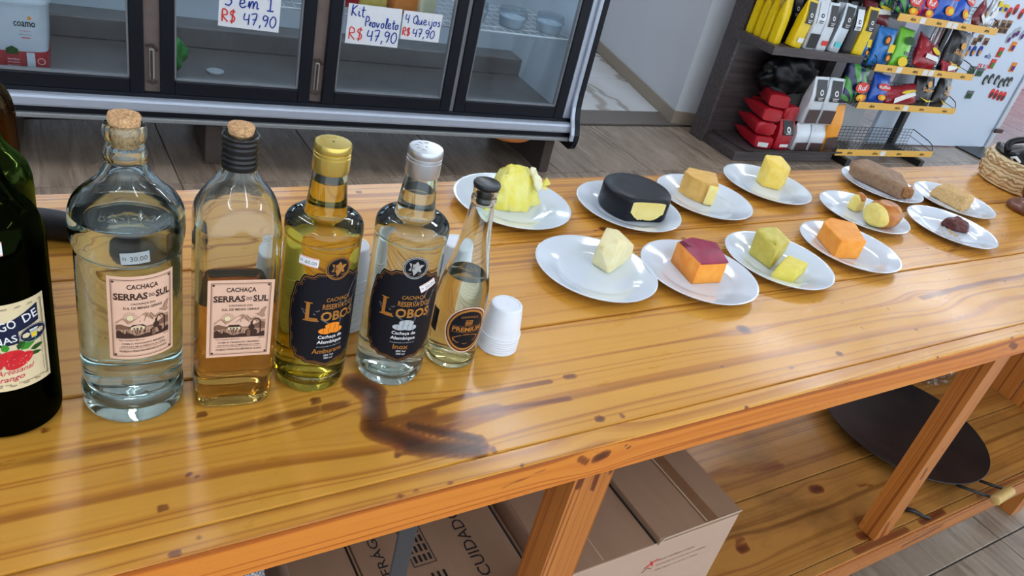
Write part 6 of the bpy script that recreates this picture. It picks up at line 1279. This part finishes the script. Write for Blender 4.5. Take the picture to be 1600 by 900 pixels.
# --- souvenir panel with magnets, grey panel behind the rack
plain('panel_white', (206, 220, 238), 0.3, var=0.02, vscale=3); plain('panel_grey', (190, 194, 198), 0.5, var=0.03, vscale=3); plain('aluminium', (206, 212, 220), 0.3, 0.8)
o = obj('grey_board', MB().box(0.84, 1.40, 0.355, 0.375, 0.0005, 2.1).me(bevel=0.003), 'panel_grey'); o.location = SO; o.rotation_euler.z = SR; tag(o, 'plain grey board standing behind the snack rack', 'board')
WP = thing('souvenir_display', 'tall white metal panel hung with souvenir magnets', 'panel', SO, SR)
obj('sheet', MB().box(1.50, 2.93, 0.300, 0.330, 0.008, 2.1).me(bevel=0.003), 'panel_white', WP); obj('edge_profile', MB().box(2.935, 2.985, 0.285, 0.345, 0.0005, 2.1).me(bevel=0.004), 'aluminium', WP); obj('foot', MB().box(2.56, 2.86, 0.05, 0.30, 0.0005, 0.012).me(bevel=0.002), 'rack_black', WP); obj('clamp', MB().box(2.92, 3.02, 0.265, 0.285, 0.14, 0.17).me(bevel=0.004), 'rust', WP)
A = Flat(lambda s, t, d: (s, 0.2995 - d, t))
hand(A, 'mto', 2.325, 0.665 + 0.02, 0.04, 'ink_blue', 0.005); hand(A, 'R$', 2.30, 0.60, 0.04, 'ink_red', 0.006); hand(A, '9,0', 2.36, 0.60, 0.04, 'ink_red', 0.005)
A.build(WP, {'ink_blue': 'blue_handwriting', 'ink_red': 'red_handwriting'})
MAG = [(2.142, 0.17), (2.198, 0.176), (2.266, 0.178), (2.329, 0.154), (2.389, 0.182), (2.476, 0.16), (2.101, 0.058), (2.161, 0.059), (2.25, 0.072), (2.33, 0.079), (2.4, 0.082), (2.328, 0.039), (2.391, 0.04), (2.489, -0.01), (2.52, 0.025), (2.553, 0.041), (2.628, 0.025), (2.589, -0.062), (2.016, -0.05), (2.09, -0.134), (2.154, -0.129), (2.227, -0.123), (2.119, -0.064), (2.158, -0.038), (2.242, -0.054), (2.473, -0.113), (2.456, -0.199), (2.728, -0.204), (2.256, -0.26), (2.358, -0.267), (2.476, -0.317), (2.538, -0.304), (2.617, -0.309), (2.687, -0.329), (2.743, -0.316), (2.792, -0.313), (2.379, -0.435), (2.646, -0.411), (2.704, -0.418), (2.762, -0.425), (2.816, -0.427), (2.35, -0.136)]
rn = random.Random(21)
plain('magnet_wood', (150, 110, 70), 0.6); plain('magnet_black', (34, 38, 40), 0.4)
kinds = {'yellow and blue flag': ('ink_yellow', 'ink_blue'), 'brown wooden key-ring': ('magnet_wood', 'ink_brown'), 'blue and gold bottle': ('ink_blue', 'ink_gold'), 'red and green house': ('ink_red', 'ink_green'), 'black oval': ('magnet_black', 'ink_pale'), 'grey plaque': ('ink_grey', 'ink_darkgreen'), 'violet oval': ('ink_pale', 'ink_purple'), 'orange picture': ('ink_orange', 'ink_purple'), 'dark slim bottle': ('ink_red', 'magnet_black')}
seq = ['yellow and blue flag'] * 3 + ['dark slim bottle'] * 3 + ['red and green house'] * 2 + ['brown wooden key-ring'] * 5 + ['violet oval'] * 4 + ['orange picture'] + ['blue and gold bottle'] * 4 + ['brown wooden key-ring'] * 3 + ['red and green house'] * 2 + ['orange picture'] + ['grey plaque'] * 2 + ['black oval'] * 6 + ['grey plaque'] + ['dark slim bottle'] * 4
for (u, z), kd in zip(MAG, seq):
    a, b_ = kinds[kd]; w_, h_ = (0.045, 0.075) if 'oval' in kd or 'bottle' in kd else (0.055, 0.07) if 'picture' in kd or 'house' in kd else (0.05, 0.05)
    if 'plaque' in kd: w_, h_ = 0.075, 0.06
    t = thing('souvenir_magnet', '%s magnet stuck on the white souvenir panel' % kd, 'magnet', on_unit(u, 0.2995, z + 0.85), SR, '%s magnets on the souvenir panel' % kd)
    n_ = 16 if 'oval' in kd or 'bottle' in kd else 4; e = 2 if n_ == 16 else 1
    pr = [(w_ / 2 * math.cos(2 * math.pi * (i + 0.5) / n_) * (1 if n_ == 16 else 1.41), h_ / 2 * math.sin(2 * math.pi * (i + 0.5) / n_) * (1 if n_ == 16 else 1.41)) for i in range(n_)]
    M4 = Matrix.Rotation(math.pi / 2, 4, 'X'); obj('plate', MB().prism(pr, 0, 0.006).xf(M4).me(), a, t); obj('relief', MB().prism([(x_ * 0.62, y_ * 0.5 - h_ * 0.12) for x_, y_ in pr], 0.006, 0.010).xf(M4).me(), b_, t)
# something pink and blue on a counter far beyond the panel
plain('pink_front', (240, 168, 206), 0.4); plain('blue_top', (120, 150, 206), 0.4)
ct = thing('far_counter', 'pink and pale blue counter far beyond the souvenir panel', 'counter', (10.3, 4.55, 0), -0.2)
obj('front', MB().box(-1.2, 1.2, 0, 0.6, 0.0005, 0.62).me(bevel=0.01), 'pink_front', ct); obj('worktop', MB().box(-1.25, 1.25, -0.05, 0.65, 0.62, 1.0).me(bevel=0.01), 'blue_top', ct)
# ------------------------------------------------------------------ things on the lower shelf
def card_mat():
    k = NT('cardboard'); v = k.coord(); n1 = k.noise(k.mapping(v, (40, 6, 40)), 1.0, 3); n2 = k.noise(v, 5, 2)
    c = k.mixc(n1, lin((136, 106, 82)), lin((154, 124, 98))); k.l(k.mixc(k.math('MULTIPLY', n2, 0.4), c, lin((140, 106, 84))), k.b.inputs['Base Color']); k.set(Roughness=0.75); MAT['cardboard'] = k.m
card_mat(); plain('cardboard_lit', (188, 158, 136), 0.75, var=0.08, vscale=8); plain('card_edge', (196, 172, 148), 0.8); panemat('packing_tape', (253, 251, 248), 2.0); plain('gap_shade', (28, 20, 16), 0.9)  # carton sides: same card as the flaps, painted lighter where light falls
def carton(label, x0, x1, y0, y1, h, step=0.0, split=0.5, front='cardboard_lit'):
    w_, d_ = x1 - x0, y1 - y0
    t = thing('carton', label, 'carton', (x0, y0, SZ + 0.0006), 0, 'cardboard cartons on the lower shelf'); th = 0.004
    obj('body', MB().box(0, w_, 0, d_, 0, h - th).me(bevel=0.0015, seg=1), front, t)
    s = w_ * split
    obj('flap', MB().box(0.0, s - 0.0025, 0.0, d_, h - th - step, h - step).me(bevel=0.001, seg=1) if step == 0 else MB().box(0.0, s - 0.0025, 0.0, d_, h - th, h - 0.0015).me(bevel=0.001, seg=1), 'cardboard', t)
    obj('flap', MB().box(s + 0.0035, w_, 0.0, d_, h - th, h + step).me(bevel=0.001, seg=1), 'cardboard', t)
    obj('flap_gap', MB().box(s - 0.0020, s + 0.0030, 0.002, d_, h - th, h - th + 0.0008).me(), 'gap_shade', t)  # dark strip paints the shade in the slit between the flaps
    return t
t = carton('large open-flapped carton behind the first leg with red cross print', 0.618, 1.000, 0.514, 0.86, 0.219, 0.008, 0.5)
obj('tape', MB().box(0.295, 0.325, -0.0008, 0.34, 0.2272, 0.2278).me(), 'packing_tape', t); obj('crease', MB().tube([(0.30, 0.002, 0.2276), (0.300, 0.30, 0.2276)], 0.0012, 5).me(), 'card_edge', t); obj('crease', MB().tube([(0.085, 0.004, 0.2178), (0.085, 0.30, 0.2178)], 0.0009, 5).me(), 'card_edge', t)
obj('torn_edge', MB().tube([(0.194, -0.001, 0.214), (0.197, -0.0015, 0.220), (0.204, -0.0012, 0.226), (0.30, -0.001, 0.2266), (0.381, -0.001, 0.2266)], 0.0014, 6).me(smooth=True), 'card_edge', t)
A = Flat(plane_map((0, -0.0004, 0), (1, 0, 0), (0, 0, 1)))
for k, (txt, s_) in enumerate((('Favor verificar o lacre', 0.255), ('Conservar em local seco e arejado', 0.272), ('Não expor ao sol ou à chuva', 0.268))): A.fit('ink_midbrown', txt, s_, 0.168 - 0.014 * k, 0.085 + 0.03 * (k == 1) + 0.012 * (k == 2), 0.0055)
A.line('ink_red', [(0.188, 0.158), (0.212, 0.172)], 0.003); A.line('ink_red', [(0.196, 0.173), (0.206, 0.157)], 0.003); A.line('ink_midbrown', [(0.186, 0.148), (0.196, 0.156), (0.206, 0.150)], 0.0018)
A.build(t, {'ink_midbrown': 'text_print', 'ink_red': 'red_cross_print'})
t = carton('middle carton printed CUIDADO on its top', 0.352, 0.588, 0.514, 0.88, 0.219, 0.0, 0.98)
A = Flat(plane_map((0, 0, 0.2191), (0, 1, 0), (-1, 0, 0)))     # lettering runs away from the customer
A.fit('ink_black', 'CUIDADO', 0.108, -0.166, 0.130, 0.019, 0.0); A.frame('ink_black', 0.090, 0.200, -0.108, -0.072, 0.0014, 0.0004)
for k in range(4):
    for j in range(6): A.rect('ink_black', 0.096 + 0.0168 * j, 0.108 + 0.0168 * j + 0.002 * ((j * k) % 2), -0.1035 + 0.0075 * k, -0.0995 + 0.0075 * k, 0.0004, 1)
for k in range(3):
    for j in range(4): A.rect('ink_black', 0.002 + 0.019 * j, 0.017 + 0.019 * j, -0.112 + 0.009 * k, -0.108 + 0.009 * k, 0.0004, 1)
A.fit('ink_black', 'FRÁGIL', 0.135, -0.030, 0.085, 0.018, 0.0)
A.build(t, {'ink_black': 'black_print'})
t = carton('plain carton beside the white net cloth', 0.262, 0.3465, 0.495, 0.86, 0.222, 0.0, 0.99)
plain('grey_metal', (62, 60, 62), 0.5)
o = obj('grey_strap', MB().box(0.312, 0.334, 0.487, 0.4905, SZ + 0.0006, TZ - 0.034).me(bevel=0.001), 'grey_metal'); tag(o, 'flat grey strap hanging in front of the cartons', 'strap')
# white woven cloth
def net_mat():
    k = NT('woven_cloth'); v = k.coord(); wv = k.n('ShaderNodeTexChecker'); wv.inputs['Scale'].default_value = 260; wv.inputs['Color1'].default_value = lin((232, 234, 238)) + (1,); wv.inputs['Color2'].default_value = lin((120, 130, 150)) + (1,); k.l(v, wv.inputs[0])
    k.l(wv.outputs[0], k.b.inputs['Base Color']); k.set(Roughness=0.9); MAT['woven_cloth'] = k.m
net_mat()
bm = bmesh.new(); bmesh.ops.create_icosphere(bm, subdivisions=4, radius=1.0)
for v in bm.verts: v.co *= 1 + 0.12 * mnoise.fractal(v.co * 1.6, 1.0, 2.0, 3); v.co = Vector((v.co.x * 0.085, v.co.y * 0.13, max(-0.9, v.co.z) * 0.145))
me = bpy.data.meshes.new('c'); bm.to_mesh(me); bm.free(); o = obj('woven_cloth', me, 'woven_cloth', None, True); o.location = (0.166, 0.655, SZ + 0.1315); tag(o, 'bundled white woven cloth beside the plain carton', 'cloth')
# big black disc pan with a wooden handle on wires
def iron_mat():
    k = NT('seasoned_iron'); v = k.coord(); n1 = k.noise(v, 9, 4); sx = k.n('ShaderNodeSeparateXYZ'); k.l(v, sx.inputs[0])
    k.l(k.ramp(n1, [(0.35, lin((22, 24, 30))), (0.65, lin((44, 38, 36)))]), k.b.inputs['Base Color']); k.set(Roughness=0.42, Metallic=0.3); k.bump(k.noise(v, 120, 3), 0.08, 0.001); MAT['seasoned_iron'] = k.m
iron_mat(); plain('pale_wood', (206, 170, 104), 0.5, var=0.2, vscale=60)
dp = thing('disc_pan', 'large shallow black iron disc pan with pale wooden wire handle', 'pan', (1.905, 0.700, SZ + 0.0006))
prof = [(0.001, 0.0), (0.09, 0.0), (0.14, 0.007), (0.18, 0.017), (0.214, 0.030), (0.2155, 0.032), (0.2145, 0.0335), (0.18, 0.0205), (0.14, 0.0105), (0.09, 0.0035), (0.001, 0.0030)]
obj('dish', autosmooth(MB().lathe(prof, 96).me(), 40), 'seasoned_iron', dp)
for a, b_ in (((-0.060, -0.200, 0.022), (0.000, -0.266, 0.024)), ((0.020, -0.212, 0.024), (0.066, -0.265, 0.026))): obj('handle_wire', MB().tube([a, b_], 0.004, 8).me(smooth=True), 'rack_black', dp)
gp = [( 0.011, 0.0), (0.0125, 0.002)]
for k in range(13): z = 0.004 + 0.0058 * k; gp += [(0.0130, z), (0.0118, z + 0.0029)]
gp += [(0.012, 0.082), (0.010, 0.084)]
h = obj('grip', autosmooth(MB().lathe(gp, 28).me(), 60), 'pale_wood', dp); h.location = (-0.012, -0.270, 0.026); h.rotation_euler = Vector((0.1, 0.006, 0.0)).to_track_quat('Z', 'Y').to_euler()
# clear plastic bag behind the pan
bm = bmesh.new(); bmesh.ops.create_icosphere(bm, subdivisions=4, radius=1.0)
for v in bm.verts: v.co *= 1 + 0.35 * mnoise.fractal(v.co * 2.4 + Vector((2, 5, 1)), 1.0, 2.0, 4); v.co = Vector((v.co.x * 0.075, v.co.y * 0.05, max(-0.8, v.co.z) * 0.045))
me = bpy.data.meshes.new('pb'); bm.to_mesh(me); bm.free(); o = obj('plastic_bag', me, 'clear_film', None, False); o.location = (2.235, 0.835, SZ + 0.042); tag(o, 'crumpled clear plastic bag behind the iron disc pan', 'bag')
# black hook screwed at the shelf front
o = obj('rail_hook', MB().tube([(1.650, 0.505, SZ + 0.006), (1.665, 0.490, SZ + 0.008), (1.675, 0.474, SZ + 0.006), (1.690, 0.462, SZ + 0.005)], [0.006, 0.005, 0.004, 0.003], 8).me(smooth=True), 'rack_black'); tag(o, 'small black hook lying at the lower shelf front', 'hook')
